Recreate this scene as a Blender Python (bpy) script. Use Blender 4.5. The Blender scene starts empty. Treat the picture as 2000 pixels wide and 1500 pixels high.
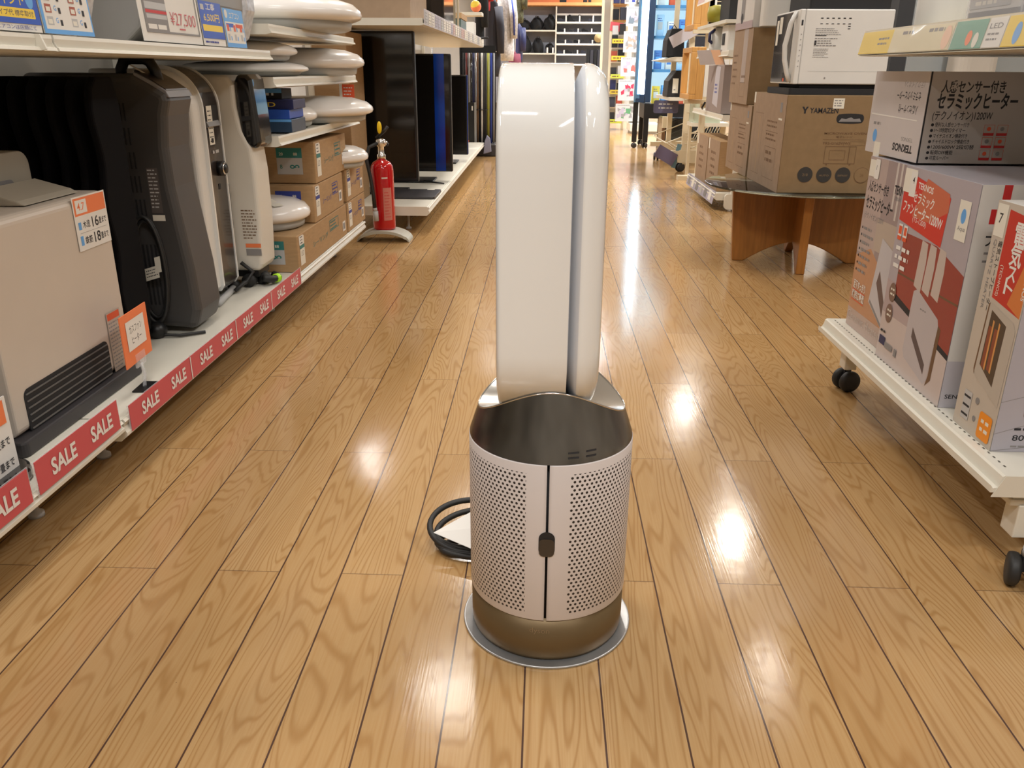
import bpy, math, random
from mathutils import Vector, Matrix
random.seed(7)
PI = math.pi
sc = bpy.context.scene
C = sc.collection

# ------------------------------------------------------------------ camera
F = 1610.0
cy = Vector((65.0, 612.0, F)).normalized()          # aisle direction seen from the camera (right, up, forward)
hz = Vector((1.0, -.0062, 0.0))
cz = hz.cross(cy).normalized()
if cz.y < 0: cz = -cz
cx = cz.cross(cy)
if cx.x < 0: cx = -cx
cam_d = bpy.data.cameras.new('camera'); cam = bpy.data.objects.new('camera', cam_d); C.objects.link(cam)
right = Vector((cx.x, cy.x, cz.x)); up = Vector((cx.y, cy.y, cz.y)); fwd = Vector((cx.z, cy.z, cz.z))
cam.matrix_world = Matrix(((right.x, up.x, -fwd.x, 0), (right.y, up.y, -fwd.y, 0), (right.z, up.z, -fwd.z, .763), (0, 0, 0, 1)))
cam_d.sensor_fit = 'HORIZONTAL'; cam_d.sensor_width = 36; cam_d.lens = 36 * F / 2000
cam_d.clip_start = .02; cam_d.clip_end = 60
sc.camera = cam
sc.view_settings.view_transform = 'Standard'; sc.view_settings.look = 'None'
sc.view_settings.gamma = 1; sc.view_settings.use_curve_mapping = False
sc.view_settings.exposure = 0.2
sc.cycles.use_denoising = True
sc.cycles.max_bounces = 6; sc.cycles.diffuse_bounces = 3; sc.cycles.glossy_bounces = 4
sc.cycles.transmission_bounces = 6; sc.cycles.transparent_max_bounces = 8
sc.cycles.sample_clamp_indirect = 6
sc.cycles.caustics_reflective = False; sc.cycles.caustics_refractive = False

# ------------------------------------------------------------------ world and lamps
w = bpy.data.worlds.new('world'); sc.world = w; w.use_nodes = True
bg = w.node_tree.nodes['Background']; bg.inputs[0].default_value = (1, .95, .88, 1); bg.inputs[1].default_value = .03

def area(name, x, y, z, sx, sy, power, col, shape='RECTANGLE', spread=180):
    d = bpy.data.lights.new(name, 'AREA'); d.shape = shape; d.size = sx
    if shape in ('RECTANGLE', 'ELLIPSE'): d.size_y = sy
    d.energy = power; d.color = col; d.spread = math.radians(spread)
    o = bpy.data.objects.new(name, d); o.location = (x, y, z); C.objects.link(o); return o
WARM = (1, .94, .86); NEUT = (1, .98, .95); COOL = (.86, .93, 1)
CEIL = 2.8
SPOTS = [(1.62, 4.3), (1.62, 5.9), (1.6, 8.5), (1.55, 10.1), (1.55, 12.9), (1.5, 15.6),
         (-.48, 1.6), (-.5, 4.0), (-.42, 5.6), (-.6, 9.6), (-.5, 12.6),
         (-3.2, 5.9), (-3.3, 7.1), (-3.3, 9.6), (1.62, 1.6)]
for i, (x, y) in enumerate(SPOTS):
    near = y < 5.0
    area('downlight_lamp', x, y, CEIL - .03, .42 if near else .22, .22, ((12 if x > 0 else 8) if near else (30 if y < 8 else 55)), WARM if y < 8 else NEUT, 'DISK', 140)
for y in (-1.2, 2.3, 6.6):                                             # fluorescent battens above the aisle shelves
    for x in (-1.6, 1.9):
        area('batten_lamp', x, y, CEIL - .06, .12, 1.15, 20, NEUT)
for y in (10.5, 13.6):
    for x in (-1.7, .3, 2.4):
        area('batten_lamp', x, y, CEIL - .06, 1.15, .14, 40, COOL)
area('batten_lamp', 0, -.6, CEIL - .06, 1.2, .12, 40, NEUT)

# ------------------------------------------------------------------ materials
MATS = {}
def mat(name, col, rough=.5, metal=0., **k):
    if name in MATS: return MATS[name]
    m = bpy.data.materials.new(name); m.use_nodes = True
    nt = m.node_tree; b = nt.nodes['Principled BSDF']
    b.inputs['Base Color'].default_value = (*col, 1); b.inputs['Roughness'].default_value = rough
    b.inputs['Metallic'].default_value = metal
    if 'coat' in k: b.inputs['Coat Weight'].default_value = k['coat']; b.inputs['Coat Roughness'].default_value = .05
    if 'alpha' in k: b.inputs['Alpha'].default_value = k['alpha']
    if 'trans' in k: b.inputs['Transmission Weight'].default_value = k['trans']; b.inputs['IOR'].default_value = k.get('ior', 1.1)
    if 'emit' in k:
        b.inputs['Emission Color'].default_value = (*col, 1); b.inputs['Emission Strength'].default_value = k['emit']
    if 'aniso' in k: b.inputs['Anisotropic'].default_value = k['aniso']
    n = k.get('noise', .04)                                            # slight procedural variation of tone
    if n:
        tc = nt.nodes.new('ShaderNodeTexCoord'); no = nt.nodes.new('ShaderNodeTexNoise'); no.inputs['Scale'].default_value = k.get('nscale', 9)
        mp = nt.nodes.new('ShaderNodeMapping'); mp.inputs['Scale'].default_value = k.get('stretch', (1, 1, 1))
        mx = nt.nodes.new('ShaderNodeMix'); mx.data_type = 'RGBA'; mx.blend_type = 'MULTIPLY'; mx.inputs[0].default_value = 1
        mr = nt.nodes.new('ShaderNodeMapRange'); mr.inputs['From Min'].default_value = .3; mr.inputs['From Max'].default_value = .7
        mr.inputs['To Min'].default_value = 1 - n; mr.inputs['To Max'].default_value = 1
        nt.links.new(tc.outputs['Object'], mp.inputs[0]); nt.links.new(mp.outputs[0], no.inputs['Vector'])
        nt.links.new(no.outputs[0], mr.inputs[0]); nt.links.new(mr.outputs[0], mx.inputs[7])
        mx.inputs[6].default_value = (*col, 1); nt.links.new(mx.outputs[2], b.inputs['Base Color'])
    MATS[name] = m; return m
def hx(s, g=1.0):
    v = [int(s[i:i + 2], 16) / 255 for i in (0, 2, 4)]
    return tuple((c / 12.92 if c <= .04045 else ((c + .055) / 1.055) ** 2.4) * g for c in v)

shelfw = mat('shelf_enamel', (.74, .71, .62), .35)
shelfdk = mat('shelf_slot', (.12, .11, .09), .6)
pegw = mat('pegboard', (.42, .40, .36), .6)
black = mat('black_plastic', (.007, .007, .008), .4)
blackg = mat('black_gloss', (.006, .006, .007), .08, coat=.6)
blackm = mat('black_matte', (.015, .015, .017), .7)
darkgrey = mat('graphite_paint', (.060, .057, .056), .45)
grey = mat('grey_plastic', (.28, .28, .28), .5)
lgrey = mat('light_grey', (.5, .5, .5), .5)
white = mat('white_plastic', (.76, .75, .72), .3)
whitem = mat('white_paper', (.8, .78, .74), .7)
whiteg = mat('white_gloss', (.83, .84, .83), .06, coat=.5, noise=0)
beige = mat('champagne_paint', (.62, .545, .47), .4)
beiged = mat('beige_plastic', (.42, .38, .31), .45)
card = mat('kraft_board', (.45, .285, .14), .75, noise=.12, nscale=30, stretch=(1, 1, 6))
cardd = mat('kraft_board_dark', (.34, .21, .10), .75, noise=.12, nscale=30, stretch=(1, 1, 6))
cardp = mat('kraft_board_pale', (.36, .25, .165), .75, noise=.1, nscale=30)  # paler kraft copy, also paints the lighter lit sides of duller cartons
kraft = mat('kraft_board_dull', (.27, .175, .085), .75, noise=.12, nscale=30)
inkk = mat('ink_black', (.015, .015, .02), .6, noise=0)
inkb = mat('ink_brown', (.16, .085, .04), .7, noise=0)
inkt = mat('ink_teal', (.03, .2, .19), .6, noise=0)
inkn = mat('ink_navy', (.03, .05, .3), .6, noise=0)
inkg = mat('ink_grey', (.25, .24, .24), .6, noise=0)
red = mat('ink_red', (.55, .02, .02), .5, noise=0)
redo = mat('ink_vermilion', (.75, .10, .03), .5, noise=0)
saler = mat('sale_pink_red', (.58, .085, .10), .45, noise=0)
orange = mat('card_orange', (.86, .22, .08), .5, noise=0)
oran2 = mat('sticker_orange', (.85, .28, .01), .5, noise=0)
yellow = mat('card_yellow', (.85, .62, .06), .5, noise=0)
yellowg = mat('tag_lime', (.55, .62, .08), .5, noise=0)
blue = mat('card_blue', (.02, .09, .50), .45, noise=0)
sky = mat('card_sky', (.12, .38, .80), .45, noise=0)
navy = mat('navy', (.015, .02, .09), .5)
brass = mat('bag_sticker', (.72, .71, .68), .5, noise=0)
silver = mat('satin_silver', (.62, .63, .65), .28, .9, noise=0)
chrome = mat('chrome', (.75, .75, .75), .12, 1., noise=0)
gunmetal = mat('brushed_nickel', (.27, .262, .245), .25, 1., noise=.5, nscale=28, stretch=(1, 1, .02), aniso=.7)  # vertical streaks: brushed grain plus reflection bands put into the colour
gold = mat('satin_bronze', (.165, .112, .052), .42, .5, noise=.05)
platem = mat('brushed_steel', (.52, .53, .54), .33, .75, noise=.1, nscale=40)
rubber = mat('rubber_black', (.02, .02, .02), .55)
woodt = mat('honey_wood', (.42, .17, .035), .35, noise=.25, nscale=14, stretch=(6, 6, .5))
woodf = mat('pine_frame', (.62, .33, .10), .45, noise=.15, nscale=14, stretch=(6, 6, .6))
woodl = mat('orange_board', (.85, .42, .16), .5, noise=.1)
redp = mat('extinguisher_red', (.50, .004, .008), .15, coat=.4, noise=0)
yel = mat('yellow_plastic', (.9, .62, .01), .4, noise=0)
lime = mat('lime_band', (.5, .95, .03), .4, noise=0)
glass = mat('glass_clear', (.85, .95, .92), .02, trans=1., ior=1.05, noise=0)
glassg = mat('glass_tinted', (.62, .72, .68), .03, trans=1., ior=1.25, noise=0)
film = mat('clear_film', (.9, .9, .93), .12, alpha=.28, noise=0)
wrap = mat('bubble_wrap', (.80, .80, .84), .18, alpha=.75, noise=.3, nscale=60)
filmb = mat('blue_film', (.008, .075, .60), .12, noise=.8, nscale=3)  # strong tone noise paints in the film's uneven reflection
screen = mat('tv_screen', (.008, .007, .006), .12, coat=.4, noise=0)
lampw = mat('lamp_acrylic', (.86, .83, .80), .22, noise=0)
plinth = mat('plinth_dark', (.035, .032, .035), .5)
tealg = mat('grey_teal', (.10, .17, .17), .5)
chars = mat('charcoal_cloth', (.03, .032, .045), .85)
blackc = mat('black_cloth', (.008, .009, .011), .9)
whitec = mat('white_cloth', (.72, .72, .75), .85)
bluec = mat('blue_cloth', (.03, .06, .35), .85)
maroon = mat('maroon_cloth', (.12, .015, .03), .85)
olive = mat('camouflage_cloth', (.12, .12, .06), .85, noise=.8, nscale=30)
slats = mat('display_panel_grey', (.30, .30, .33), .7)
ledblue = mat('lit_tube_blue', (.35, .72, 1.0), .4, emit=5.0, noise=0)
ledwhite = mat('lit_tube_white', (.82, .93, 1.0), .4, emit=9.0, noise=0)
litback = mat('lit_case_back', (.62, .82, 1.0), .5, emit=.55, noise=0)
navyf = mat('navy_frame', (.02, .045, .10), .3)
palegrn = mat('pale_green_box', (.50, .56, .44), .6)
taupe = mat('taupe_box', (.29, .235, .22), .6)
paper_p = mat('pale_lilac_board', (.52, .50, .55), .45)
boxw = mat('white_carton', (.68, .66, .63), .45)
boxg = mat('grey_lilac_carton', (.44, .42, .47), .35, noise=.06)
tagp = mat('price_tag_paper', (.78, .75, .66), .6, noise=0)

def perforated():
    m = bpy.data.materials.new('perforated_shell'); m.use_nodes = True; nt = m.node_tree; N = nt.nodes; L = nt.links
    b = N['Principled BSDF']; b.inputs['Roughness'].default_value = .45
    tc = N.new('ShaderNodeTexCoord'); sp = N.new('ShaderNodeSeparateXYZ'); L.new(tc.outputs['Object'], sp.inputs[0])
    def M(op, a, bb=None, c=None):
        n = N.new('ShaderNodeMath'); n.operation = op
        for i, v in enumerate((a, bb, c)):
            if v is None: continue
            if isinstance(v, (int, float)): n.inputs[i].default_value = v
            else: L.new(v, n.inputs[i])
        return n.outputs[0]
    ny = M('MULTIPLY', sp.outputs[1], -1)
    arc = M('MULTIPLY', M('ARCTAN2', sp.outputs[0], ny), .1115)         # arc length from the front seam
    v = M('DIVIDE', sp.outputs[2], .00575); row = M('FLOOR', v)
    u = M('ADD', M('DIVIDE', arc, .0068), M('MULTIPLY', M('MODULO', row, 2), .5))
    du = M('MULTIPLY', M('SUBTRACT', M('FRACT', u), .5), .0068); dv = M('MULTIPLY', M('SUBTRACT', M('FRACT', v), .5), .00575)
    d = M('SQRT', M('ADD', M('MULTIPLY', du, du), M('MULTIPLY', dv, dv)))
    hole = M('LESS_THAN', d, .0018)
    aa = M('ABSOLUTE', M('ADD', arc, .003))
    ok = M('MULTIPLY', M('GREATER_THAN', aa, .0285), M('LESS_THAN', aa, .31))
    ok = M('MULTIPLY', ok, M('MULTIPLY', M('GREATER_THAN', sp.outputs[2], .082), M('LESS_THAN', sp.outputs[2], .290)))
    f = M('MULTIPLY', hole, ok)
    mx = N.new('ShaderNodeMix'); mx.data_type = 'RGBA'; L.new(f, mx.inputs[0])
    mx.inputs[6].default_value = (.68, .635, .63, 1); mx.inputs[7].default_value = (.02, .015, .015, 1)
    L.new(mx.outputs[2], b.inputs['Base Color']); return m
perf = perforated()

def floor_material():
    m = bpy.data.materials.new('oak_planks'); m.use_nodes = True; nt = m.node_tree; N = nt.nodes; L = nt.links
    b = N['Principled BSDF']
    tc = N.new('ShaderNodeTexCoord'); sp = N.new('ShaderNodeSeparateXYZ'); L.new(tc.outputs['Object'], sp.inputs[0])
    def M(op, a, bb=None, c=None):
        n = N.new('ShaderNodeMath'); n.operation = op
        for i, v in enumerate((a, bb, c)):
            if v is None: continue
            if isinstance(v, (int, float)): n.inputs[i].default_value = v
            else: L.new(v, n.inputs[i])
        return n.outputs[0]
    W, LN = .1008, .9
    u = M('DIVIDE', M('ADD', sp.outputs[0], .0122 + W * 60), W); col = M('FLOOR', u); fu = M('FRACT', u)
    odd = M('MODULO', col, 2)
    v = M('ADD', M('DIVIDE', M('SUBTRACT', sp.outputs[1], 1.1277 - LN * 20), LN), M('MULTIPLY', M('SUBTRACT', 1, odd), .5))
    row = M('FLOOR', v); fv = M('FRACT', v)
    gx = M('MINIMUM', fu, M('SUBTRACT', 1, fu)); gy = M('MINIMUM', fv, M('SUBTRACT', 1, fv))
    seam = M('LESS_THAN', M('MULTIPLY', gx, W), .00125); butt = M('LESS_THAN', M('MULTIPLY', gy, LN), .0009)
    line = M('MAXIMUM', M('MULTIPLY', seam, .92), M('MULTIPLY', butt, .62))
    cmb = N.new('ShaderNodeCombineXYZ'); L.new(col, cmb.inputs[0]); L.new(row, cmb.inputs[1])
    wn = N.new('ShaderNodeTexWhiteNoise'); wn.noise_dimensions = '2D'; L.new(cmb.outputs[0], wn.inputs['Vector'])
    ws = N.new('ShaderNodeSeparateColor'); L.new(wn.outputs['Color'], ws.inputs[0])
    # grain: distance field stretched along the plank, offset per plank
    px = M('ADD', M('MULTIPLY', sp.outputs[0], 10.0), M('MULTIPLY', ws.outputs[0], 90)); py = M('ADD', M('MULTIPLY', sp.outputs[1], 1.05), M('MULTIPLY', ws.outputs[1], 70))
    pc = N.new('ShaderNodeCombineXYZ'); L.new(px, pc.inputs[0]); L.new(py, pc.inputs[1])
    n1 = N.new('ShaderNodeTexNoise'); n1.inputs['Scale'].default_value = 1.15; n1.inputs['Detail'].default_value = 2.0; n1.inputs['Roughness'].default_value = .45; n1.inputs['Distortion'].default_value = .25
    L.new(pc.outputs[0], n1.inputs['Vector'])
    ring = M('FRACT', M('MULTIPLY', n1.outputs[0], 27.0))
    tri = M('ABSOLUTE', M('SUBTRACT', M('MULTIPLY', ring, 2), 1))
    rs = N.new('ShaderNodeMapRange'); rs.interpolation_type = 'SMOOTHSTEP'; rs.inputs['From Min'].default_value = .45; rs.inputs['From Max'].default_value = 1.0; L.new(tri, rs.inputs[0])
    fx = N.new('ShaderNodeCombineXYZ'); L.new(M('MULTIPLY', sp.outputs[0], 330), fx.inputs[0]); L.new(M('MULTIPLY', sp.outputs[1], 9), fx.inputs[1])
    n2 = N.new('ShaderNodeTexNoise'); n2.inputs['Scale'].default_value = 1; n2.inputs['Detail'].default_value = 2; L.new(fx.outputs[0], n2.inputs['Vector'])
    fg = N.new('ShaderNodeMapRange'); fg.inputs['From Min'].default_value = .35; fg.inputs['From Max'].default_value = .7; L.new(n2.outputs[0], fg.inputs[0])
    base = N.new('ShaderNodeMix'); base.data_type = 'RGBA'; L.new(ws.outputs[2], base.inputs[0])
    base.inputs[6].default_value = (.42, .258, .110, 1); base.inputs[7].default_value = (.50, .325, .155, 1)
    g1 = N.new('ShaderNodeMix'); g1.data_type = 'RGBA'; L.new(M('MULTIPLY', rs.outputs[0], .62), g1.inputs[0]); L.new(base.outputs[2], g1.inputs[6]); g1.inputs[7].default_value = (.29, .145, .045, 1)
    g2 = N.new('ShaderNodeMix'); g2.data_type = 'RGBA'; L.new(M('MULTIPLY', fg.outputs[0], .5), g2.inputs[0]); L.new(g1.outputs[2], g2.inputs[6]); g2.inputs[7].default_value = (.40, .22, .085, 1)
    # scattered dark pits
    vo = N.new('ShaderNodeTexVoronoi'); vo.inputs['Scale'].default_value = 9; L.new(tc.outputs['Object'], vo.inputs['Vector'])
    vs = N.new('ShaderNodeSeparateColor'); L.new(vo.outputs['Color'], vs.inputs[0])
    pit = M('MULTIPLY', M('LESS_THAN', vo.outputs['Distance'], .022), M('GREATER_THAN', vs.outputs[0], .62))
    g3 = N.new('ShaderNodeMix'); g3.data_type = 'RGBA'; L.new(M('MAXIMUM', line, M('MULTIPLY', pit, .8)), g3.inputs[0]); L.new(g2.outputs[2], g3.inputs[6]); g3.inputs[7].default_value = (.045, .02, .02, 1)
    L.new(g3.outputs[2], b.inputs['Base Color'])
    n3 = N.new('ShaderNodeTexNoise'); n3.inputs['Scale'].default_value = 5; n3.inputs['Detail'].default_value = 3; L.new(tc.outputs['Object'], n3.inputs['Vector'])
    rr = N.new('ShaderNodeMapRange'); rr.inputs['To Min'].default_value = .10; rr.inputs['To Max'].default_value = .20; L.new(n3.outputs[0], rr.inputs[0])
    L.new(rr.outputs[0], b.inputs['Roughness'])
    b.inputs['Specular IOR Level'].default_value = .5
    bh = M('ADD', M('MULTIPLY', line, -.6), M('MULTIPLY', fg.outputs[0], -.05))
    n4 = N.new('ShaderNodeTexNoise'); n4.inputs['Scale'].default_value = 22; L.new(tc.outputs['Object'], n4.inputs['Vector'])
    bm = N.new('ShaderNodeBump'); bm.inputs['Strength'].default_value = .25; bm.inputs['Distance'].default_value = .002
    L.new(M('ADD', bh, M('MULTIPLY', n4.outputs[0], .35)), bm.inputs['Height']); L.new(bm.outputs[0], b.inputs['Normal'])
    return m
oak = floor_material()

# ------------------------------------------------------------------ geometry helpers
class G:
    def __init__(s): s.v = []; s.f = []; s.m = []; s.mats = []; s.sm = []
    def mi(s, m):
        if m not in s.mats: s.mats.append(m)
        return s.mats.index(m)
    def add(s, vs, fs, m, smooth=False):
        o = len(s.v); s.v += [tuple(p) for p in vs]; k = s.mi(m)
        for f in fs: s.f.append(tuple(i + o for i in f)); s.m.append(k); s.sm.append(smooth)
        return s
    def box(s, x0, x1, y0, y1, z0, z1, m):
        vs = [(x, y, z) for z in (z0, z1) for y in (y0, y1) for x in (x0, x1)]
        return s.add(vs, [(0, 2, 3, 1), (4, 5, 7, 6), (0, 1, 5, 4), (2, 6, 7, 3), (0, 4, 6, 2), (1, 3, 7, 5)], m)
    def rbox(s, x0, x1, y0, y1, z0, z1, m, r=.01, n=3, axis='z'):       # box with the edges along one axis rounded
        a = {'z': (x0, x1, y0, y1, z0, z1), 'y': (x0, x1, z0, z1, y0, y1), 'x': (y0, y1, z0, z1, x0, x1)}[axis]
        pts = rrect(a[0], a[1], a[2], a[3], r, n)
        return s.prism(pts, a[4], a[5], m, axis, smooth=False)
    def prism(s, pts, a, b, m, axis='z', smooth=False):
        n = len(pts)
        cv = {'z': lambda p, t: (p[0], p[1], t), 'y': lambda p, t: (p[0], t, p[1]), 'x': lambda p, t: (t, p[0], p[1])}[axis]
        vs = [cv(p, a) for p in pts] + [cv(p, b) for p in pts]
        s.add(vs, [(i, (i + 1) % n, n + (i + 1) % n, n + i) for i in range(n)], m, smooth)
        o = len(s.v) - 2 * n; k = s.mi(m)
        s.f.append(tuple(o + i for i in reversed(range(n)))); s.m.append(k); s.sm.append(False)
        s.f.append(tuple(o + n + i for i in range(n))); s.m.append(k); s.sm.append(False)
        return s
    def lathe(s, prof, m, c=(0, 0, 0), n=48, cap=True, smooth=True, sc=(1, 1)):
        vs = []
        for r, z in prof:
            for i in range(n):
                t = 2 * PI * i / n; vs.append((c[0] + r * math.cos(t) * sc[0], c[1] + r * math.sin(t) * sc[1], c[2] + z))
        fs = []
        for j in range(len(prof) - 1):
            for i in range(n):
                k = (i + 1) % n; fs.append((j * n + i, j * n + k, (j + 1) * n + k, (j + 1) * n + i))
        if cap:
            fs.append(tuple(reversed(range(n)))); fs.append(tuple((len(prof) - 1) * n + i for i in range(n)))
        return s.add(vs, fs, m, smooth)
    def tube(s, path, r, m, n=8, closed=False):
        P = [Vector(p) for p in path]; vs = []; L = len(P)
        prev = None
        for i, p in enumerate(P):
            a = P[(i - 1) % L] if (closed or i > 0) else p; b = P[(i + 1) % L] if (closed or i < L - 1) else p
            t = (b - a).normalized()
            if prev is None:
                q = Vector((0, 0, 1)) if abs(t.z) < .9 else Vector((1, 0, 0)); nn = t.cross(q).normalized()
            else: nn = (prev - t * prev.dot(t)).normalized()
            prev = nn; bb = t.cross(nn); rr = r[i] if isinstance(r, (list, tuple)) else r
            for k in range(n):
                an = 2 * PI * k / n; vs.append(p + nn * math.cos(an) * rr + bb * math.sin(an) * rr)
        fs = []
        for i in range(L if closed else L - 1):
            j = (i + 1) % L
            for k in range(n): fs.append((i * n + k, i * n + (k + 1) % n, j * n + (k + 1) % n, j * n + k))
        if not closed: fs += [tuple(reversed(range(n))), tuple((L - 1) * n + k for k in range(n))]
        return s.add(vs, fs, m, True)
    def cyl(s, p0, p1, r, m, n=16): return s.tube([p0, p1], r, m, n)
    def ell(s, c, r, m, n=16, k=10, amp=0., seed=0):
        rnd = random.Random(seed); vs = []; fs = []
        ph = [rnd.uniform(0, 6.28) for _ in range(4)]
        for j in range(k + 1):
            b = -PI / 2 + PI * j / k
            for i in range(n):
                t = 2 * PI * i / n
                q = 1 + amp * (math.sin(3 * t + ph[0]) * math.cos(2 * b + ph[1]) + .6 * math.sin(5 * t + ph[2] + b * 3))
                vs.append((c[0] + r[0] * math.cos(b) * math.cos(t) * q, c[1] + r[1] * math.cos(b) * math.sin(t) * q, c[2] + r[2] * math.sin(b) * q))
        for j in range(k):
            for i in range(n): fs.append((j * n + i, j * n + (i + 1) % n, (j + 1) * n + (i + 1) % n, (j + 1) * n + i))
        return s.add(vs, fs, m, True)
    def build(s, name, parent=None, bevel=0, label=None, seg=2):
        me = bpy.data.meshes.new(name); me.from_pydata([tuple(p) for p in s.v], [], s.f)
        for m in s.mats: me.materials.append(m)
        me.polygons.foreach_set('material_index', s.m); me.polygons.foreach_set('use_smooth', s.sm)
        me.update()
        o = bpy.data.objects.new(name, me); C.objects.link(o)
        if parent is not None: o.parent = parent
        if bevel:
            b = o.modifiers.new('bevel', 'BEVEL'); b.width = bevel; b.segments = seg; b.limit_method = 'ANGLE'; b.angle_limit = math.radians(50)
            b.harden_normals = False
        if label: o['label'] = label
        return o

def rrect(x0, x1, y0, y1, r, n=3):
    pts = []
    for (cx_, cy_, a0) in ((x1 - r, y0 + r, -90), (x1 - r, y1 - r, 0), (x0 + r, y1 - r, 90), (x0 + r, y0 + r, 180)):
        for i in range(n + 1):
            a = math.radians(a0 + 90 * i / n); pts.append((cx_ + r * math.cos(a), cy_ + r * math.sin(a)))
    return pts

_tx = {}
def glyphs(text, bold=0.):
    k = (text, bold)
    if k not in _tx:
        c = bpy.data.curves.new('t', 'FONT'); c.body = text; c.size = 1; c.offset = bold; c.resolution_u = 3
        o = bpy.data.objects.new('t', c); C.objects.link(o)
        dg = bpy.context.evaluated_depsgraph_get(); me = bpy.data.meshes.new_from_object(o.evaluated_get(dg))
        vs = [(v.co.x, v.co.y) for v in me.vertices]; fs = [tuple(p.vertices) for p in me.polygons]
        bpy.data.objects.remove(o); bpy.data.curves.remove(c); bpy.data.meshes.remove(me)
        _tx[k] = (vs, fs)
    return _tx[k]

class Art(G):
    """flat printing on a face: origin, u (to the reader's right), v (up); each later mark lies a hair above the last"""
    def __init__(s, o, u, v, lift=.0006):
        super().__init__(); s.o = Vector(o); s.u = Vector(u).normalized(); s.w = Vector(v).normalized(); s.n = s.u.cross(s.w); s.l = lift
    def P(s, a, b): return s.o + s.u * a + s.w * b + s.n * s.l
    def poly(s, pts, m):
        s.add([s.P(*p) for p in pts], [tuple(range(len(pts)))], m); s.l += .00003; return s
    def rect(s, a0, b0, a1, b1, m, r=0):
        if r: return s.poly(rrect(a0, a1, b0, b1, r, 4), m)
        return s.poly([(a0, b0), (a1, b0), (a1, b1), (a0, b1)], m)
    def disc(s, a, b, r, m, ry=None):
        return s.poly([(a + r * math.cos(2 * PI * i / 24), b + (ry or r) * math.sin(2 * PI * i / 24)) for i in range(24)], m)
    def frame(s, a0, b0, a1, b1, t, m):
        for q in ((a0, b0, a1, b0 + t), (a0, b1 - t, a1, b1), (a0, b0, a0 + t, b1), (a1 - t, b0, a1, b1)): s.rect(*q, m)
        return s
    def text(s, t, a, b, h, m, width=None, bold=.012, al='L', rot=0):   # h: letter height; width squeezes the line to fit
        vs, fs = glyphs(t, bold)
        if not vs: return s
        x0 = min(v[0] for v in vs); x1 = max(v[0] for v in vs); k = h / .72
        kx = width / (x1 - x0) if width else k
        off = {'L': 0, 'C': -.5, 'R': -1}[al] * (x1 - x0) * kx
        cr, sr = math.cos(rot), math.sin(rot); out = []
        for x, y in vs:
            X = (x - x0) * kx + off; Y = y * k; out.append(s.P(a + X * cr - Y * sr, b + X * sr + Y * cr))
        s.add(out, fs, m); s.l += .00003; return s
    def lines(s, a0, b1, a1, n, pitch, t, m, seed=1):                    # small print too fine to read in the photo
        rnd = random.Random(seed)
        for i in range(n):
            x = a0; y = b1 - i * pitch; e = a1 - (a1 - a0) * rnd.uniform(0, .35)
            while x < e:
                wd = rnd.uniform(t * 1.2, t * 4); s.add([s.P(x, y), s.P(min(x + wd, e), y), s.P(min(x + wd, e), y + t), s.P(x, y + t)], [(0, 1, 2, 3)], m); x += wd + t * .8
        s.l += .00003; return s

used_groups = {}
def tag(o, label, cat, group=None):
    o['label'] = label; o['category'] = cat
    if group: o['group'] = group
    return o
def thing(name, label, cat, loc=(0, 0, 0), rz=0, group=None, rx=0, ry=0):
    o = bpy.data.objects.new(name, None); C.objects.link(o); o.location = loc; o.rotation_euler = (rx, ry, rz)
    o.empty_display_size = .05; return tag(o, label, cat, group)
def struct(g, name):
    o = g.build(name); o['kind'] = 'structure'; return o
def copy_tree(o, parent=None):
    c = o.copy(); C.objects.link(c)
    if parent is not None: c.parent = parent
    for ch in list(o.children): copy_tree(ch, c)
    return c

# ------------------------------------------------------------------ the room
struct(G().box(-4.2, 3.6, -3, 16.6, -.05, 0, oak), 'floor')
wallm = mat('wall_paint', (.62, .60, .56), .7); ceilm = mat('ceiling_board', (.66, .65, .63), .8)
struct(G().box(-4.3, -4.2, -3, 16.6, 0, 2.8, wallm), 'wall_left')
struct(G().box(3.6, 3.7, -3, 16.6, 0, 2.8, wallm), 'wall_right')
struct(G().box(-4.2, 3.6, 16.6, 16.7, 0, 2.8, wallm), 'wall_back')
struct(G().box(-4.2, 3.6, -3.1, -3, 0, 2.8, wallm), 'wall_front')
struct(G().box(-4.3, 3.7, -3.1, 16.7, 2.8, 2.86, ceilm), 'ceiling')

# ================================================================== THE FAN
FAN = (.0168, 1.036, 0)
fan = thing('purifier_fan_heater', 'white and bronze bladeless tower fan heater standing on the plank floor mid aisle', 'fan', FAN)
g = G(); g.lathe([(.118, 0), (.1228, .0004), (.1236, .002), (.1232, .0038), (.1220, .0042), (.1208, .0037), (.05, .0037)], platem, n=96); g.build('base_plate', fan)
g = G(); g.lathe([(.1060, .0037), (.1085, .0050), (.1098, .010), (.1103, .020), (.1106, .0690)], gold, n=96); b = g.build('lower_housing', fan)
class ArcArt(Art):
    def __init__(s, r): G.__init__(s); s.r = r; s.l = .0005; s.taper = 0; s.z0 = 0
    def P(s, a, b):
        r = s.r + s.l - s.taper * max(0, b - s.z0); t = a / s.r - PI / 2
        return Vector((r * math.cos(t), r * math.sin(t), b))
    def rect(s, a0, b0, a1, b1, m, r=0):
        k = 6
        for i in range(k):
            x0 = a0 + (a1 - a0) * i / k; x1 = a0 + (a1 - a0) * (i + 1) / k
            s.add([s.P(x0, b0), s.P(x1, b0), s.P(x1, b1), s.P(x0, b1)], [(0, 1, 2, 3)], m)
        return s
engr = mat('engraved_bronze', (.30, .22, .13), .5, .3, noise=0)
a = ArcArt(.1106); a.text('dyson', -.024, .050, .0085, engr, bold=0); a.build('engraved_lettering', b)
g = G(); g.lathe([(.103, .064), (.103, .304)], blackm, n=64); g.build('filter_core', fan)
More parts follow.
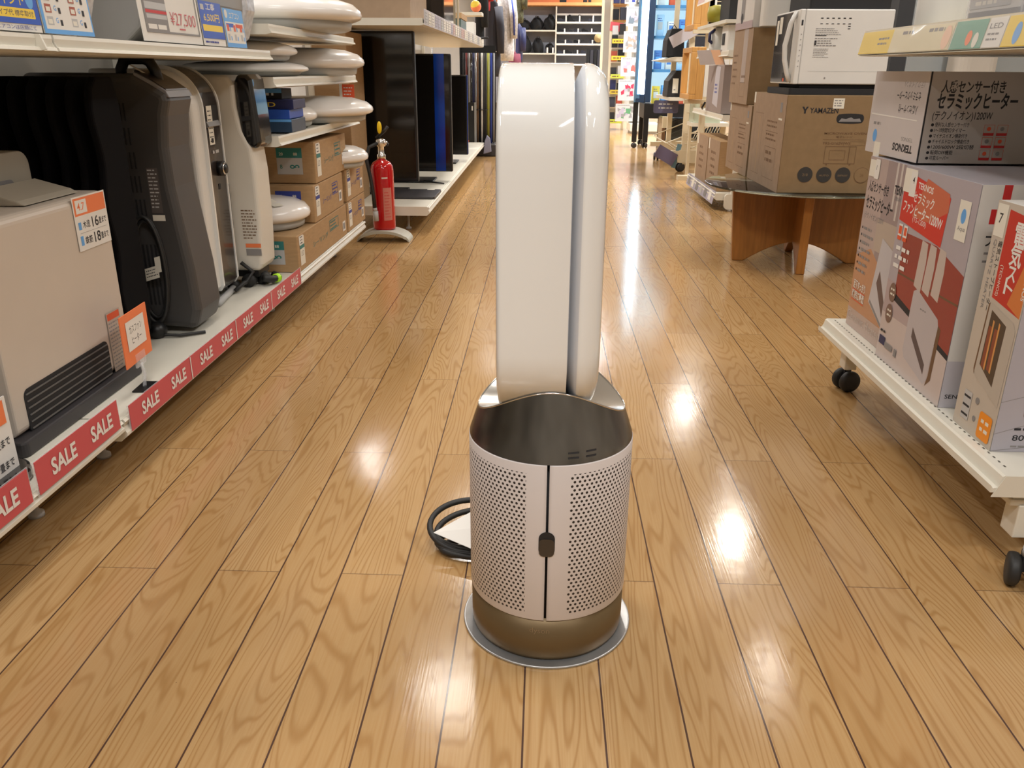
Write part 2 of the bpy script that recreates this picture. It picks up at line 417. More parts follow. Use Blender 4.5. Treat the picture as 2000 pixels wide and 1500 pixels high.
def shell(t0, t1):
    g = G(); n = 60; vs = []
    prof = [(.1070, .0705), (.1112, .0707), (.1118, .0719), (.1118, .3015), (.1112, .3030), (.1070, .3032)]
    for i in range(n + 1):
        t = t0 + (t1 - t0) * i / n
        for r, z in prof: vs.append((r * math.cos(t), r * math.sin(t), z))
    k = len(prof); fs = []
    for i in range(n):
        for j in range(k): fs.append((i * k + j, (i + 1) * k + j, (i + 1) * k + (j + 1) % k, i * k + (j + 1) % k))
    fs += [tuple(range(k)), tuple(reversed(range(n * k, n * k + k)))]
    g.add(vs, fs, perf, True); return g
sa = -.0035 / .1118 - PI / 2; gp = .0017 / .1118
shell(sa + gp, sa + PI - gp).build('filter_panel', fan)
shell(sa - PI + gp, sa - gp).build('filter_panel', fan)
# release catch in its oval recess
rec = ArcArt(.1119); rec.add([rec.P(-.0035 + x, .190 + z) for x, z in rrect(-.0105, .0105, -.0185, .0185, .0104, 6)], [tuple(range(28))], blackm)
cat = rec.build('catch_recess', fan)
rec = ArcArt(.1125); rec.add([rec.P(-.0035 + x, .1855 + z) for x, z in rrect(-.0098, .0098, -.0135, .0125, .006, 6)], [tuple(range(28))], mat('catch_brown', (.05, .038, .028), .45))
rec.build('catch_button', cat)
# brushed upper housing whose rim dips in a saddle to cradle the loop
ZC, RS = .440, .0985
def rim(y):
    return ZC - math.sqrt(max(0, RS * RS - y * y)) if abs(y) < RS else ZC
def rprof(z):
    P_ = [(.303, .1112), (.306, .1106), (.325, .1045), (.345, .0975), (.40, .0815), (.42, .077)]
    for (z0, r0), (z1, r1) in zip(P_, P_[1:]):
        if z <= z1: return r0 + (r1 - r0) * (z - z0) / (z1 - z0)
    return P_[-1][1]
n = 120; kk = 14; g = G(); vs = []; tops = []
for i in range(n):
    t = 2 * PI * i / n
    zt = .36
    for _ in range(12): zt = rim(rprof(zt) * math.sin(t))
    tops.append((t, zt, rprof(zt)))
    for j in range(kk + 1):
        z = .3035 + (zt - .3035) * j / kk; r = rprof(z); vs.append((r * math.cos(t), r * math.sin(t), z))
fs = [(i * (kk + 1) + j, ((i + 1) % n) * (kk + 1) + j, ((i + 1) % n) * (kk + 1) + j + 1, i * (kk + 1) + j + 1) for i in range(n) for j in range(kk)]
g.add(vs, fs, gunmetal, True)
top = g.build('upper_housing', fan)
g = G(); vs = []; m_ = 16
for t, zt, r in tops:
    for j in range(m_ + 1):
        q = r * (1 - j / m_); x = q * math.cos(t); y = q * math.sin(t); vs.append((x, y, rim(y)))
fs = [(i * (m_ + 1) + j, ((i + 1) % n) * (m_ + 1) + j, ((i + 1) % n) * (m_ + 1) + j + 1, i * (m_ + 1) + j + 1) for i in range(n) for j in range(m_)]
g.add(vs, fs, mat('cradle_silver', (.72, .74, .74), .22, .85, noise=0), True)
g.tube([(r * math.cos(t), r * math.sin(t), zt) for t, zt, r in tops], .0011, chrome, 6, True)
g.build('cradle', fan)
# slots on the upper housing
sl = G()
for (x0, x1, z0) in ((.021, .0345, .3165), (.021, .0345, .3105), (.044, .0565, .3165), (.044, .0565, .3105)):
    vs = []
    for i in range(5):
        x = x0 + (x1 - x0) * i / 4
        for zz in (z0, z0 + .0022):
            r = rprof(zz) + .0006; vs.append((x, -math.sqrt(r * r - x * x), zz))
    sl.add(vs, [(2 * i, 2 * i + 2, 2 * i + 3, 2 * i + 1) for i in range(4)], blackm)
sl.build('vent_slots', top)
# the loop: section swept round a racetrack in the y-z plane; x runs across the section
def racetrack(n=28, R=.0972, z0=.441, z1=.6745):
    out = []
    for i in range(n + 1): t = PI * i / n; out.append((R * math.cos(t), z1 + R * math.sin(t), math.cos(t), math.sin(t)))
    for i in range(1, 8): out.append((-R, z1 + (z0 - z1) * i / 8, -1, 0))
    for i in range(n + 1): t = PI + PI * i / n; out.append((R * math.cos(t), z0 + R * math.sin(t), math.cos(t), math.sin(t)))
    for i in range(1, 8): out.append((R, z0 + (z1 - z0) * i / 8, 1, 0))
    return out
xo = .0168
outer = [(-.0545, .030), (-.0541, .016), (-.0532, .008), (-.0520, .0035), (-.0505, .0012), (-.0488, .0002), (-.0460, 0), (.0320, 0), (.0328, .0006)]
groove = [(.0328, .0006), (.0330, .0225), (.0342, .0228), (.0362, .0190), (.0386, .0135), (.0412, .0075), (.0434, .0030), (.0452, .0010)]
rear = [(.0452, .0010), (.0468, .0002), (.0500, .0), (.0560, .0012), (.0615, .0040), (.0665, .0084), (.0703, .0142), (.0727, .0212), (.0740, .0300), (.0743, .042), (.0710, .047), (-.0500, .040), (-.0545, .030)]
RT = racetrack(); loop = None
for nm, prof, mm in (('loop_front_duct', outer, whiteg), ('loop_groove', groove, mat('groove_silver', (.72, .74, .78), .5, .0, noise=0)), ('loop_rear_shell', rear, whiteg)):
    g = G(); vs = []; k = len(prof)
    for (y, z, ny, nz) in RT:
        for (x, d) in prof: vs.append((x - xo, y - ny * d, z - nz * d))
    L_ = len(RT); fs = [(i * k + j, i * k + j + 1, ((i + 1) % L_) * k + j + 1, ((i + 1) % L_) * k + j) for i in range(L_) for j in range(k - 1)]
    g.add(vs, fs, mm, True); o = g.build(nm, fan)
    es = o.modifiers.new('split', 'EDGE_SPLIT'); es.split_angle = math.radians(55)
# mains lead coiled on the floor behind
g = G()
def coil(cx_, cy_, rx_, ry_, z, tilt, ph, n=40, lift=0):
    return [(cx_ + rx_ * math.cos(2 * PI * i / n + ph), cy_ + ry_ * math.sin(2 * PI * i / n + ph), z + tilt * (1 + math.sin(2 * PI * i / n + ph)) + lift * math.sin(4 * PI * i / n)) for i in range(n)]
g.tube(coil(-.125, .195, .075, .050, .012, .022, 0), .0052, rubber, 8, True)
g.tube(coil(-.110, .190, .078, .042, .012, .014, .8, lift=.004), .0052, rubber, 8, True)
g.tube(coil(-.100, .170, .085, .030, .010, .006, .3), .0052, rubber, 8, True)
g.tube(coil(-.095, .160, .082, .026, .009, .002, .1), .0052, rubber, 8, True)
g.tube([(-.06, .10, .012), (-.08, .13, .010), (-.1, .16, .008)], .0042, rubber, 8)
cord = g.build('power_cord', fan, label='black mains lead coiled on the floor')
g = G(); g.add([(-.190, .165, .036), (-.115, .125, .028), (-.085, .170, .05), (-.12, .215, .056)], [(0, 1, 2, 3)], whitem)
g.add([(-.190, .165, .0355), (-.115, .125, .0275), (-.085, .170, .0495), (-.12, .215, .0555)], [(3, 2, 1, 0)], whitem); g.build('warning_tag', cord)

# ================================================================== LEFT AISLE SHELVING
def bay(label, y0, y1, shelves, base, depth=.46, xf=-.785, back_h=1.6, sgn=-1, feet=True, rail=True, name='store_shelving', cat='shelving unit'):
    """white gondola bay facing the aisle at x = xf; sgn is the side it stands on"""
    t = thing(name, label, cat, (xf, (y0 + y1) / 2, 0)); Y = (y1 - y0) / 2 - .001
    S = lambda *p: p
    def X(a): return sgn * a
    def pr(pts, m, nm, yy=Y, **k):
        g = G(); g.prism([(X(a), z) for a, z in pts] if sgn > 0 else [(X(a), z) for a, z in reversed(pts)], -yy, yy, m, 'y'); return g.build(nm, t, **k)
    b0, b1 = base
    pr([(.0, b0), (.014, b0 - .012), (depth, b0 - .012), (depth, b1), (.012, b1), (.010, b1 - .003), (.004, b1 - .001), (0, b1 - .006), (.006, (b0 + b1) / 2), (0, b0 + .006)], shelfw, 'base_deck')
    for (z0, z1) in shelves:
        pr([(0, z0), (.016, z0 - .004), (depth - .08, z0 - .004), (depth - .08, z1 - .004), (.014, z1 - .004), (.012, z1), (.008, z1), (.007, z1 - .006), (.008, z0 + .006), (.002, z0 + .005)], shelfw, 'shelf')
        for yy in (-Y + .0008, Y - .0008):
            g = G(); g.prism([(X(a), z) for a, z in [(.002, z0), (depth - .08, z0), (depth - .08, z1), (.012, z1)]], yy - .0006, yy + .0006, shelfw, 'y'); g.build('end_cap', t)
    g = G(); xb = X(depth); g.box(min(xb, xb + sgn * .012), max(xb, xb + sgn * .012), -Y, Y, b1, back_h, pegw); g.build('back_panel', t)
    for yy in (-Y, Y - .03):
        g = G(); x0, x1 = sorted((X(depth - .001), X(depth - .026))); g.box(x0, x1, yy, yy + .03, b1, back_h, shelfw); g.build('upright', t)
    if feet:
        for yy in (-Y + .12, Y - .12):
            g = G(); g.lathe([(.014, 0), (.014, .008), (.006, .012), (.006, b0 - .012)], lgrey, (X(.125), yy, 0), 12); g.build('levelling_foot', t)
            g = G(); g.lathe([(.014, 0), (.014, .008), (.006, .012), (.006, b0 - .012)], lgrey, (X(depth - .06), yy, 0), 12); g.build('levelling_foot', t)
    return t
bay('white shelving bay nearest the camera on the left, holding a dark glossy heater under cards', .24, 1.405, [(.788, .812)], (.118, .14))
bay('white shelving bay on the left with the beige and oil heaters on its base', 1.409, 2.53, [(.788, .812)], (.105, .14))
bayB = bay('white shelving bay on the left stacked with round ceiling lamps and cartons', 2.534, 3.655, [(.860, .884), (.714, .741), (.548, .575)], (.105, .135))
for x, z in ((-.8, .1305), ):
    pass
# small label divider clip on the upper rail
g = G(); g.prism([(0, .786), (.016, .790), (.008, .812), (-.006, .812)], -.002, .002, shelfw, 'y'); o = g.build('rail_divider'); o.location = (-.793, 1.36, 0); tag(o, 'small pale plastic divider clipped in the near upper shelf rail', 'divider')

# SALE strips
SL = [(.82, 1.1055, .132, .188, 1), (1.1255, 1.388, .132, .188, 2)] + [(a, b, .108, .160, 2) for a, b in ((1.4276, 1.719), (1.722, 2.009), (2.012, 2.301), (2.304, 2.607))]
names = ['first SALE strip from the left edge, cut by the picture edge', 'second SALE strip from the left edge, beside the shelf joint', 'red SALE strip just past the shelf joint under the orange sign',
         'red SALE strip below the dark grey heater and coiled cord', 'red SALE strip below the white heater with the black stripe', 'farthest red SALE strip, next to the cardboard cartons']
for (y0, y1, z0, z1, n), nm in zip(SL, names):
    t = thing('sale_strip', nm, 'sign', (-.783, y0, z0), group='SALE strips along the base shelf')
    g = G(); g.box(-.0012, 0, 0, y1 - y0, 0, z1 - z0, saler); g.box(-.0025, -.0013, -.004, y1 - y0 + .004, -.002, z1 - z0 + .0015, film); g.build('card_strip', t)
    a = Art((.0003, 0, 0), (0, 1, 0), (0, 0, 1)); W_ = y1 - y0; H_ = z1 - z0
    cs = (.29, .76) if W_ < .35 else (.42, .84)
    for c_ in cs:
        a = Art((.0003, 0, 0), (0, 1, 0), (0, 0, 1)); a.text('SALE', W_ * c_, H_ * .27, H_ * .50, whitem, .074, .03, 'C'); a.build('lettering', t)
    if n == 2 and y0 > 1.4: a = Art((.0004, 0, 0), (0, 1, 0), (0, 0, 1)); a.rect(W_ - .0045, 0, W_, H_, whitem); a.build('white_edge', t)

# price rail film along bay B is bare; hanging tag on its far upright
t = thing('hanging_tag', 'orange label card hanging below the round lamp shelf beside the brown carton', 'label', (-.79, 3.60, .66))
g = G(); g.box(-.05, .0, -.0008, .0008, -.07, .045, redo); g.build('card', t)
a = Art((-.05, -.001, -.07), (1, 0, 0), (0, 0, 1)); a.rect(-.012, -.01, 0, .125, whitem); a.lines(.006, .10, .045, 7, .013, .004, whitem, 4); a.build('printing', t)

# ------------------------------------------------------------------ heaters on the base shelf
DZ = .1405
def price_tag(parent, o, u, v, w_, h_, seed=1, top=None):
    a = Art(o, u, v); a.rect(0, 0, w_, h_, tagp)
    if top: a.rect(0, h_ * .72, w_, h_, top)
    a.lines(w_ * .12, h_ * .58, w_ * .9, 3, h_ * .18, h_ * .07, inkk, seed)
    return a.build('price_tag', parent)

# champagne gas fan heater
gh = thing('gas_fan_heater', 'champagne beige gas fan heater with black louvre grille on the left base shelf', 'heater', (-.945, 1.455, DZ))
g = G(); g.rbox(-.062, .060, -.205, .205, .028, .392, beige, .016, 5, 'y'); g.build('body', gh, .004)
g = G(); g.prism([(-.062, .392), (-.062, .416), (-.048, .420), (.02, .402), (.034, .394)], -.02, .16, beiged, 'y'); tp = g.build('control_panel', gh, .003)
a = Art((.034, -.02, .394), (0, 1, 0), (-.082, 0, .026)); a.rect(.055, .030, .115, .060, inkk); a.lines(.012, .055, .045, 3, .012, .003, inkg, 3); a.lines(.125, .055, .17, 3, .012, .003, inkg, 5); a.build('display', tp)
g = G(); g.rbox(-.072, .078, -.222, .215, 0, .028, plinth, .012, 4, 'z'); g.build('plinth', gh, .004)
g = G(); pts = rrect(-.172, .118, .022, .104, .014, 5); g.prism([(y, z) for y, z in pts], .0585, .0612, blackm, 'x')
gr = g.build('grille_recess', gh)
for k in range(6):
    g = G(); z = .031 + k * .0125; g.prism([(.0605, z), (.0635, z + .001), (.0625, z + .0035), (.0605, z + .003)], -.168, .114, mat('louvre_grey', (.10, .095, .09), .4), 'y'); g.build('louvre', gr)
t = Art((.0612, .078, .292), (0, 1, 0), (0, 0, 1)); t.rect(0, 0, .122, .102, whitem); t.rect(.004, .066, .119, .099, orange); t.rect(.010, .070, .050, .095, whitem)
t.text('4.7', .016, .076, .014, orange, .026); t.text('木造', .026, .042, .011, inkk, .026); t.text('16', .060, .039, .020, inkk, .024); t.text('畳まで', .086, .042, .010, inkk, .028)
t.text('鉄筋', .026, .012, .011, inkk, .026); t.text('18', .060, .009, .020, inkk, .024); t.text('畳まで', .086, .012, .010, inkk, .028)
t.rect(.010, .010, .020, .028, sky); t.rect(.010, .040, .020, .054, sky); t.rect(.012, .033, .112, .0335, inkg); t.build('capacity_card', gh)
t = Art((.0612, .128, .03), (0, 1, 0), (0, 0, 1)); t.rect(0, 0, .055, .125, mat('notice_beige', (.50, .42, .35), .6)); t.rect(.003, .108, .052, .122, redo); t.lines(.004, .10, .052, 13, .0078, .003, inkg, 9); t.build('notice_label', gh)

# sign stand in front of it
t = thing('price_stand', 'orange sign card on a clear stand in front of the beige gas heater', 'sign', (-.822, 1.575, DZ), rz=math.radians(3))
g = G(); g.box(-.014, .020, -.03, .03, 0, .003, black); g.tube([(0, 0, .003), (.002, .004, .03), (0, 0, .055)], .004, film, 8); g.box(-.002, .002, -.022, .022, .050, .078, film); g.build('clear_stand', t)
g = G(); g.box(-.001, .001, -.066, .060, .062, .168, orange); c_ = g.build('card', t)
a = Art((.0012, -.066, .062), (0, 1, 0), (0, 0, 1)); a.rect(.020, .030, .106, .090, whitem); a.text('ガスファン', .063, .064, .013, inkk, .058, 0, 'C'); a.text('ヒーター', .063, .042, .013, inkk, .045, 0, 'C'); a.build('lettering', c_)

# second fan heater standing behind
t = thing('fan_heater', 'pale beige fan heater with a perforated grille standing behind the gas heater', 'heater', (-1.065, 1.44, DZ))
g = G(); g.rbox(-.035, .035, -.24, .225, 0, .470, beiged, .03, 5, 'x'); g.build('body', t, .004)
g = G(); g.rbox(.035, .037, -.20, .16, .25, .42, inkg, .012, 4, 'x'); gr = g.build('grille', t)
a = Art((.0375, -.19, .26), (0, 1, 0), (0, 0, 1))
for i in range(21):
    for j in range(12): a.add([a.P(.008 + i * .0162 + dx, .006 + j * .0125 + dy) for dx, dy in ((0, 0), (.009, 0), (.009, .007), (0, .007))], [(0, 1, 2, 3)], inkk)
a.build('grille_holes', gr)

# heater cut off at the left edge
t = thing('fan_heater', 'dark glossy heater foot and stand at the lower left picture edge', 'heater', (-.90, 1.03, DZ))
g = G(); g.rbox(-.10, .085, -.16, .17, 0, .022, blackg, .05, 6, 'z'); g.build('foot', t, .006)
g = G(); g.rbox(-.08, .0, -.15, .12, .022, .30, darkgrey, .02, 4, 'z'); g.build('body', t, .004)
t = thing('capacity_card', 'white and orange room size card at the left picture edge above the black heater foot', 'sign', (-.838, 1.05, .155), rz=0)
g = G(); g.box(-.001, .001, -.05, .118, 0, .128, whitem); c_ = g.build('card', t)
a = Art((.0012, -.05, 0), (0, 1, 0), (0, 0, 1)); a.rect(.004, .086, .160, .124, orange); a.rect(.010, .090, .09, .120, whitem); a.text('16', .090, .050, .022, inkk, .026); a.text('畳まで', .122, .052, .011, inkk, .036); a.text('18', .090, .014, .022, inkk, .026); a.text('畳まで', .122, .016, .011, inkk, .036); a.build('lettering', c_)

# black oil filled radiator
t = thing('oil_radiator', 'black oil filled radiator with tall wavy fins beside the graphite heater', 'heater', (-1.075, 1.76, DZ))
finm = mat('fin_black', (.003, .003, .004), .9, noise=0); finm.node_tree.nodes['Principled BSDF'].inputs['Specular IOR Level'].default_value = .15
for k in range(9):
    g = G(); x = .165 - k * .0395; pts = []
    for i in range(25):
        z = .055 + .53 * i / 24; pts.append((-.055 + .008 * math.sin(i * .75 + 1), z))
    pts += [(-.03, .606), (.04, .606), (.055, .55), (.055, .1), (.04, .055)]
    g.prism(pts, x - .008, x + .008, finm, 'x')
    if k: g.cyl((x - .008, 0, .12), (x + .032, 0, .12), .020, finm); g.cyl((x - .008, 0, .55), (x + .032, 0, .55), .020, finm)
    g.build('fin', t, .005, seg=2)
for x in (-.10, .115):
    g = G(); g.tube([(x, -.09, .018), (x, -.07, .05), (x, .07, .05), (x, .09, .018)], .008, black)
    for y in (-.09, .09): g.ell((x, y, .0185), (.016, .012, .0175), rubber)
    g.build('foot', t)

# graphite oil-free heater with sloping control panel
t = thing('oil_heater', 'graphite grey oil heater with carrying handle, side vents and coiled cord', 'heater', (-.99, 2.02, DZ))
side = [(-.20, .03), (.085, .015), (.130, .010), (.145, .06), (.140, .16), (.128, .27), (.118, .36), (.116, .45), (.124, .52), (.134, .553), (.130, .570), (.095, .592), (.06, .611), (-.20, .612)]
g = G(); g.prism(side, -.075, .075, darkgrey, 'y', smooth=False); bd = g.build('body', t, .018, seg=4)
g = G(); pl = [(.137, .560), (.130, .5745), (.095, .597), (.06, .6145), (.06, .607), (.12, .562)]
g.prism(pl, -.066, .066, mat('trim_grey', (.25, .25, .27), .35), 'y'); g.build('trim_edge', t, .002)
g = G(); g.prism([(.131, .568), (.127, .5785), (.094, .6005), (.06, .6185), (.06, .610), (.11, .566)], -.058, .058, mat('panel_brown', (.03, .022, .02), .3), 'y'); cp = g.build('control_panel', t)
a = Art((.128, -.050, .5785), (0, 1, 0), (-.068, 0, .040)); a.rect(.008, .055, .022, .10, tagp); a.rect(.012, .038, .026, .052, tagp); a.lines(.016, .032, .078, 2, .009, .004, whitem, 2); a.lines(.03, .012, .07, 1, .01, .002, inkg, 3); a.build('control_marks', cp)
g = G(); g.tube([(.000, .0, .585), (.002, .0, .620), (.012, .0, .638), (.028, .0, .643), (.058, .0, .643), (.072, .0, .636), (.082, .0, .618), (.088, .0, .588)], .0125, black, 12); g.build('handle', t)
g = G()
for r_ in range(5):
    for k in range(4): x = .000 + k * .010 + r_ * .004; z = .51 - r_ * .054; g.box(x, x + .0035, -.0768, -.0752, z, z + .038, blackm)
g.build('side_vents', t)
g = G()
for r_ in range(2):
    for k in range(7): x = -.005 + k * .010; z = .075 + r_ * .085; g.box(x, x + .004, -.0768, -.0752, z, z + .065, blackm)
g.build('side_vents', t)
a = Art((.062, -.0755, .30), (1, 0, 0), (0, 0, 1)); a.rect(0, 0, .027, .105, mat('label_dark', (.10, .085, .08), .6)); a.lines(.002, .098, .026, 11, .0085, .003, lgrey, 6); a.rect(.0, -.018, .030, -.004, tagp); a.build('rating_label', t)
g = G()
for k, (rx_, rz_) in enumerate(((.036, .125), (.033, .118), (.038, .13))):
    g.tube([(.045 + rx_ * math.cos(2 * PI * i / 36), -.084 - .006 * k, .165 + rz_ * math.sin(2 * PI * i / 36)) for i in range(36)], .0042, rubber, 6, True)
g.tube([(.05, -.085, .04), (.03, -.10, .02), (.06, -.11, .008), (.10, -.105, .006), (.15, -.07, .005)], .004, rubber, 6)
g.ell((.045, -.105, .018), (.024, .024, .022), black, 12, 8); cd = g.build('power_cord', t)
a = Art((.035, -.1005, .14), (.9, -.1, .28), (0, 0, 1)); a.rect(0, 0, .038, .030, tagp); a.lines(.003, .022, .036, 3, .007, .002, inkk, 4); a.rect(.030, .012, .046, .05, tagp); a.build('cord_tag', cd)

# white heater with glossy black centre stripe
t = thing('oil_heater', 'white rounded oil heater with a glossy dark centre stripe and round knob', 'heater', (-1.02, 2.285, DZ))
def shell_profile(x1, zt, r, n=8, x0=-.14):
    pts = [(x0, .035), (x1 - .01, .035), (x1, .05)]
    for i in range(n + 1): a_ = PI / 2 * i / n; pts.append((x1 - r + r * math.cos(a_), zt - r + r * math.sin(a_)))
    pts.append((x0, zt)); return pts
g = G(); g.prism(shell_profile(.118, .622, .10, 10), -.100, .100, white, 'y'); g.build('body', t, .012, seg=4)
g = G(); g.prism(shell_profile(.1245, .628, .105, 12, .0), -.040, .066, mat('stripe_brown', (.028, .021, .018), .25, coat=.3, noise=0), 'y'); st = g.build('front_stripe', t, .002)
g = G(); g.prism(shell_profile(.127, .631, .105, 12, .0), .066, .073, whiteg, 'y'); g.prism(shell_profile(.127, .631, .105, 12, .0), -.047, -.040, whiteg, 'y'); g.build('stripe_edging', t)
g = G(); g.box(.120, .1252, -.030, .056, .47, .53, blackm); g.prism([(.1245, .475), (.132, .478), (.1245, .492)], -.03, .056, grey, 'y'); g.build('hand_grip', st)
g = G(); g.tube([(.124, .022, .365), (.140, .022, .365)], .020, black, 20); g.tube([(.140, .022, .365), (.143, .022, .365)], .017, chrome, 20); g.tube([(.143, .022, .365), (.146, .022, .365)], .013, black, 20); g.build('knob', st)
a = Art((.1250, -.040, .395), (0, 1, 0), (0, 0, 1)); a.rect(.018, .035, .054, .135, tagp); a.lines(.024, .12, .050, 9, .011, .003, inkk, 8); a.rect(.030, .04, .046, .052, inkk); a.build('price_label', st)
a = Art((.1250, -.040, .395), (0, 1, 0), (0, 0, 1)); a.lines(.03, .012, .085, 1, .01, .008, lgrey, 7); a.build('button_marks', st)
a = Art((.1250, -.040, .395), (0, 1, 0), (0, 0, 1)); a.rect(.045, -.085, .058, -.070, blackm); a.build('sensor_window', st)
g = G()
for z in (.445, .36):
    for k in range(3): g.box(.05 + k * .012, .053 + k * .012, -.1018, -.1002, z, z + .05, inkg)
g.build('side_vents', t)
g = G(); g.tube([(.11, -.10, .008), (.02, -.09, .03), (-.1, -.08, .03)], .008, lgrey); g.tube([(.12, -.09, .010), (.10, .10, .010)], .010, lgrey); g.tube([(.08, .09, .01), (.02, .09, .03), (-.1, .08, .03)], .008, lgrey)
for y in (-.085, .095): g.cyl((.10, y - .01, .016), (.10, y + .01, .016), .016, rubber, 14)
for y in (-.08, .08): g.cyl((-.1, y, 0), (-.1, y, .04), .01, rubber, 8)
g.build('wheeled_base', t)
g = G(); g.tube([(.12, .05, .012), (.14, .08, .03), (.13, .11, .02), (.15, .13, .05), (.12, .12, .08)], .006, rubber, 8); g.build('power_cord', t)

# tall white heater with black control column
t = thing('oil_heater', 'cream white oil heater with a black control column, next to the cartons', 'heater', (-.99, 2.485, DZ))
bod = [(-.15, .05), (.140, .05), (.150, .07), (.156, .20), (.156, .34), (.150, .41), (.128, .46), (.118, .52), (.118, .58), (.10, .605), (-.15, .61)]
g = G(); g.prism(bod, -.062, .062, mat('cream_plastic', (.70, .67, .60), .4), 'y'); g.build('body', t, .012, seg=4)
g = G(); g.prism([(.122, .425), (.158, .405), (.178, .418), (.175, .50), (.168, .595), (.155, .608), (.128, .608), (.118, .59)], -.058, .058, blackg, 'y'); cc = g.build('control_column', t, .010, seg=4)
g = G(); g.prism([(.1665, .53), (.172, .53), (.167, .575), (.1625, .575)], -.024, .024, grey, 'y'); g.box(.166, .1695, -.018, .018, .535, .570, blackm); g.build('hand_grip', cc)
a = Art((.1745, -.02, .455), (0, 1, 0), (-.08, 0, 1)); a.rect(0, .010, .020, .052, tagp); a.lines(.003, .045, .018, 4, .009, .003, inkk, 3); a.lines(.0, -.01, .035, 2, .012, .002, lgrey, 5); a.build('control_labels', cc)
a = Art((.050, -.0625, .18), (1, 0, 0), (0, 0, 1)); a.rect(0, 0, .024, .12, mat('label_steel', (.25, .27, .29), .5)); a.lines(.002, .11, .023, 12, .009, .003, lgrey, 2); a.rect(.0, .12, .024, .128, inkk); a.build('rating_label', t)
a = Art((.100, -.0625, .10), (1, 0, 0), (0, 0, 1)); a.lines(.0, .13, .045, 10, .009, .003, inkb, 12); a.rect(.004, .022, .05, .034, orange); a.rect(.004, -.002, .05, .018, inkg); a.build('warning_label', t)
g = G()
for z in (.16, .10):
    for k in range(4): g.box(.035 + k * .010, .038 + k * .010, -.0642, -.0625, z, z + .035, inkg)
g.build('side_vents', t)
g = G()
for (x, y, r_) in ((.10, -.05, .020), (.13, -.01, .018), (.10, .045, .020)): g.cyl((x, y - .016, r_), (x, y + .016, r_), r_, rubber, 16)
g.box(-.12, .13, -.05, .05, .03, .052, black)
for y in (-.04, .04): g.cyl((-.1, y, 0), (-.1, y, .04), .012, rubber, 8)
g.build('castor_base', t)
g = G(); g.tube([(.145, -.055, .028), (.165, -.03, .018), (.170, .01, .016), (.150, .03, .020)], .011, rubber, 8); g.build('power_cord', t)
g = G(); g.tube([(.168, -.012, .017), (.171, .002, .016)], .014, lime, 12); g.build('cord_band', t)

# ------------------------------------------------------------------ upper shelf of the heater bays
def leaflet(label, y0, y1, z1, draw, name='sale_card', x=-.800, tilt=4, group='price cards on the upper shelf'):
    t = thing(name, label, 'sign', (x, y0, .8145), ry=math.radians(-tilt), group=group)
    g = G(); g.box(-.0012, 0, 0, y1 - y0, 0, z1 - .8145, whitem); c_ = g.build('card', t)
    a = Art((.0003, 0, 0), (0, 1, 0), (0, 0, 1)); draw(a, y1 - y0, z1 - .8145); a.build('printing', c_); return t
def d1(a, W, H):
    a.rect(0, .011, W, H, blue); a.rect(0, .019, W - .012, .033, yellow, .002); a.text('配管パイプ代 標準取付', W - .016, .0225, .0065, navy, .125, .005, 'R'); a.text('1000ポイント', W - .035, .038, .014, yellow, .12, .01, 'R'); a.disc(W - .020, .047, .010, sky, .014); a.text('対象エアコンは店頭にて', W - .016, .0032, .0050, inkn, .125, 0, 'R')
def d2(a, W, H):
    a.rect(0, 0, W, H, sky); a.rect(.008, .007, W - .004, H, whitem)
    for j in range(3):
        for i in range(2):
            x = .014 + i * W * .48; z = .013 + j * .0185
            a.rect(x, z, x + .018, z + .013, lgrey if j == 0 else mat('photo_brick', (.40, .10, .06), .5)); a.rect(x + .003, z + .002, x + .015, z + .009, tagp); a.text('G', x + .026, z + .004, .008, sky); a.rect(x + .038, z, x + .045, z + .009, inkk)
    a.rect(W * .5, .062, W - .01, H, redo)
leaflet('blue and yellow sale card at the far left of the upper shelf', 1.16, 1.396, .935, d1)
leaflet('sky blue framed picture chart card beside the large blue sale card', 1.402, 1.557, .935, d2)
def d3(a, W, H):
    a.frame(.02, .017, W - .012, H, .004, inkg); a.rect(.024, .021, W * .42, H, inkg); a.rect(.030, .044, W * .41, .052, lgrey); a.rect(.028, .054, W * .42, .060, red); a.rect(.030, .024, .070, .033, whitem); a.rect(.075, .024, .115, .033, whitem); a.rect(.028, .062, W * .42, .075, lgrey)
    a.text('¥27,500', W * .47, .036, .026, saler, W * .44, -.01); a.rect(W * .6, .027, W * .7, .030, saler)
leaflet('white price sheet reading 27,500 yen in a black framed sleeve', 1.752, 2.056, .945, d3, 'price_sheet')
def d4(a, W, H):
    a.rect(0, .016, W, H, blue); a.rect(.008, .032, W - .008, .046, yellow); a.text('6,500円', W / 2, .055, .015, yellow, W * .7, .01, 'C'); a.text('工事', W / 2, .08, .012, whitem, W * .4, .01, 'C'); a.rect(.01, .078, .03, .09, lgrey); a.lines(.01, .006, W - .01, 1, .01, .004, inkn, 2)
leaflet('narrow dark blue sale card right of the 27,500 yen sheet', 2.064, 2.205, .912, d4)
def d5(a, W, H):
    a.rect(0, 0, W, H, sky); a.rect(.006, .010, W - .004, H * .66, whitem); a.rect(.012, H * .52, W * .45, H * .62, blue); a.rect(W * .55, H * .52, W - .012, H * .62, redo); a.disc(.02, H * .86, .010, whitem); a.text('エアコン', W * .3, H * .76, .013, whitem, W * .5, .01)
    for j in range(2):
        for i in range(3): x = .014 + i * .046; z = .016 + j * .022; a.rect(x, z, x + .014, z + .015, lgrey if j == 0 else redo); a.rect(x + .02, z, x + .026, z + .010, sky)
leaflet('sky blue picture chart card at the right end of the card row', 2.215, 2.357, .905, d5)
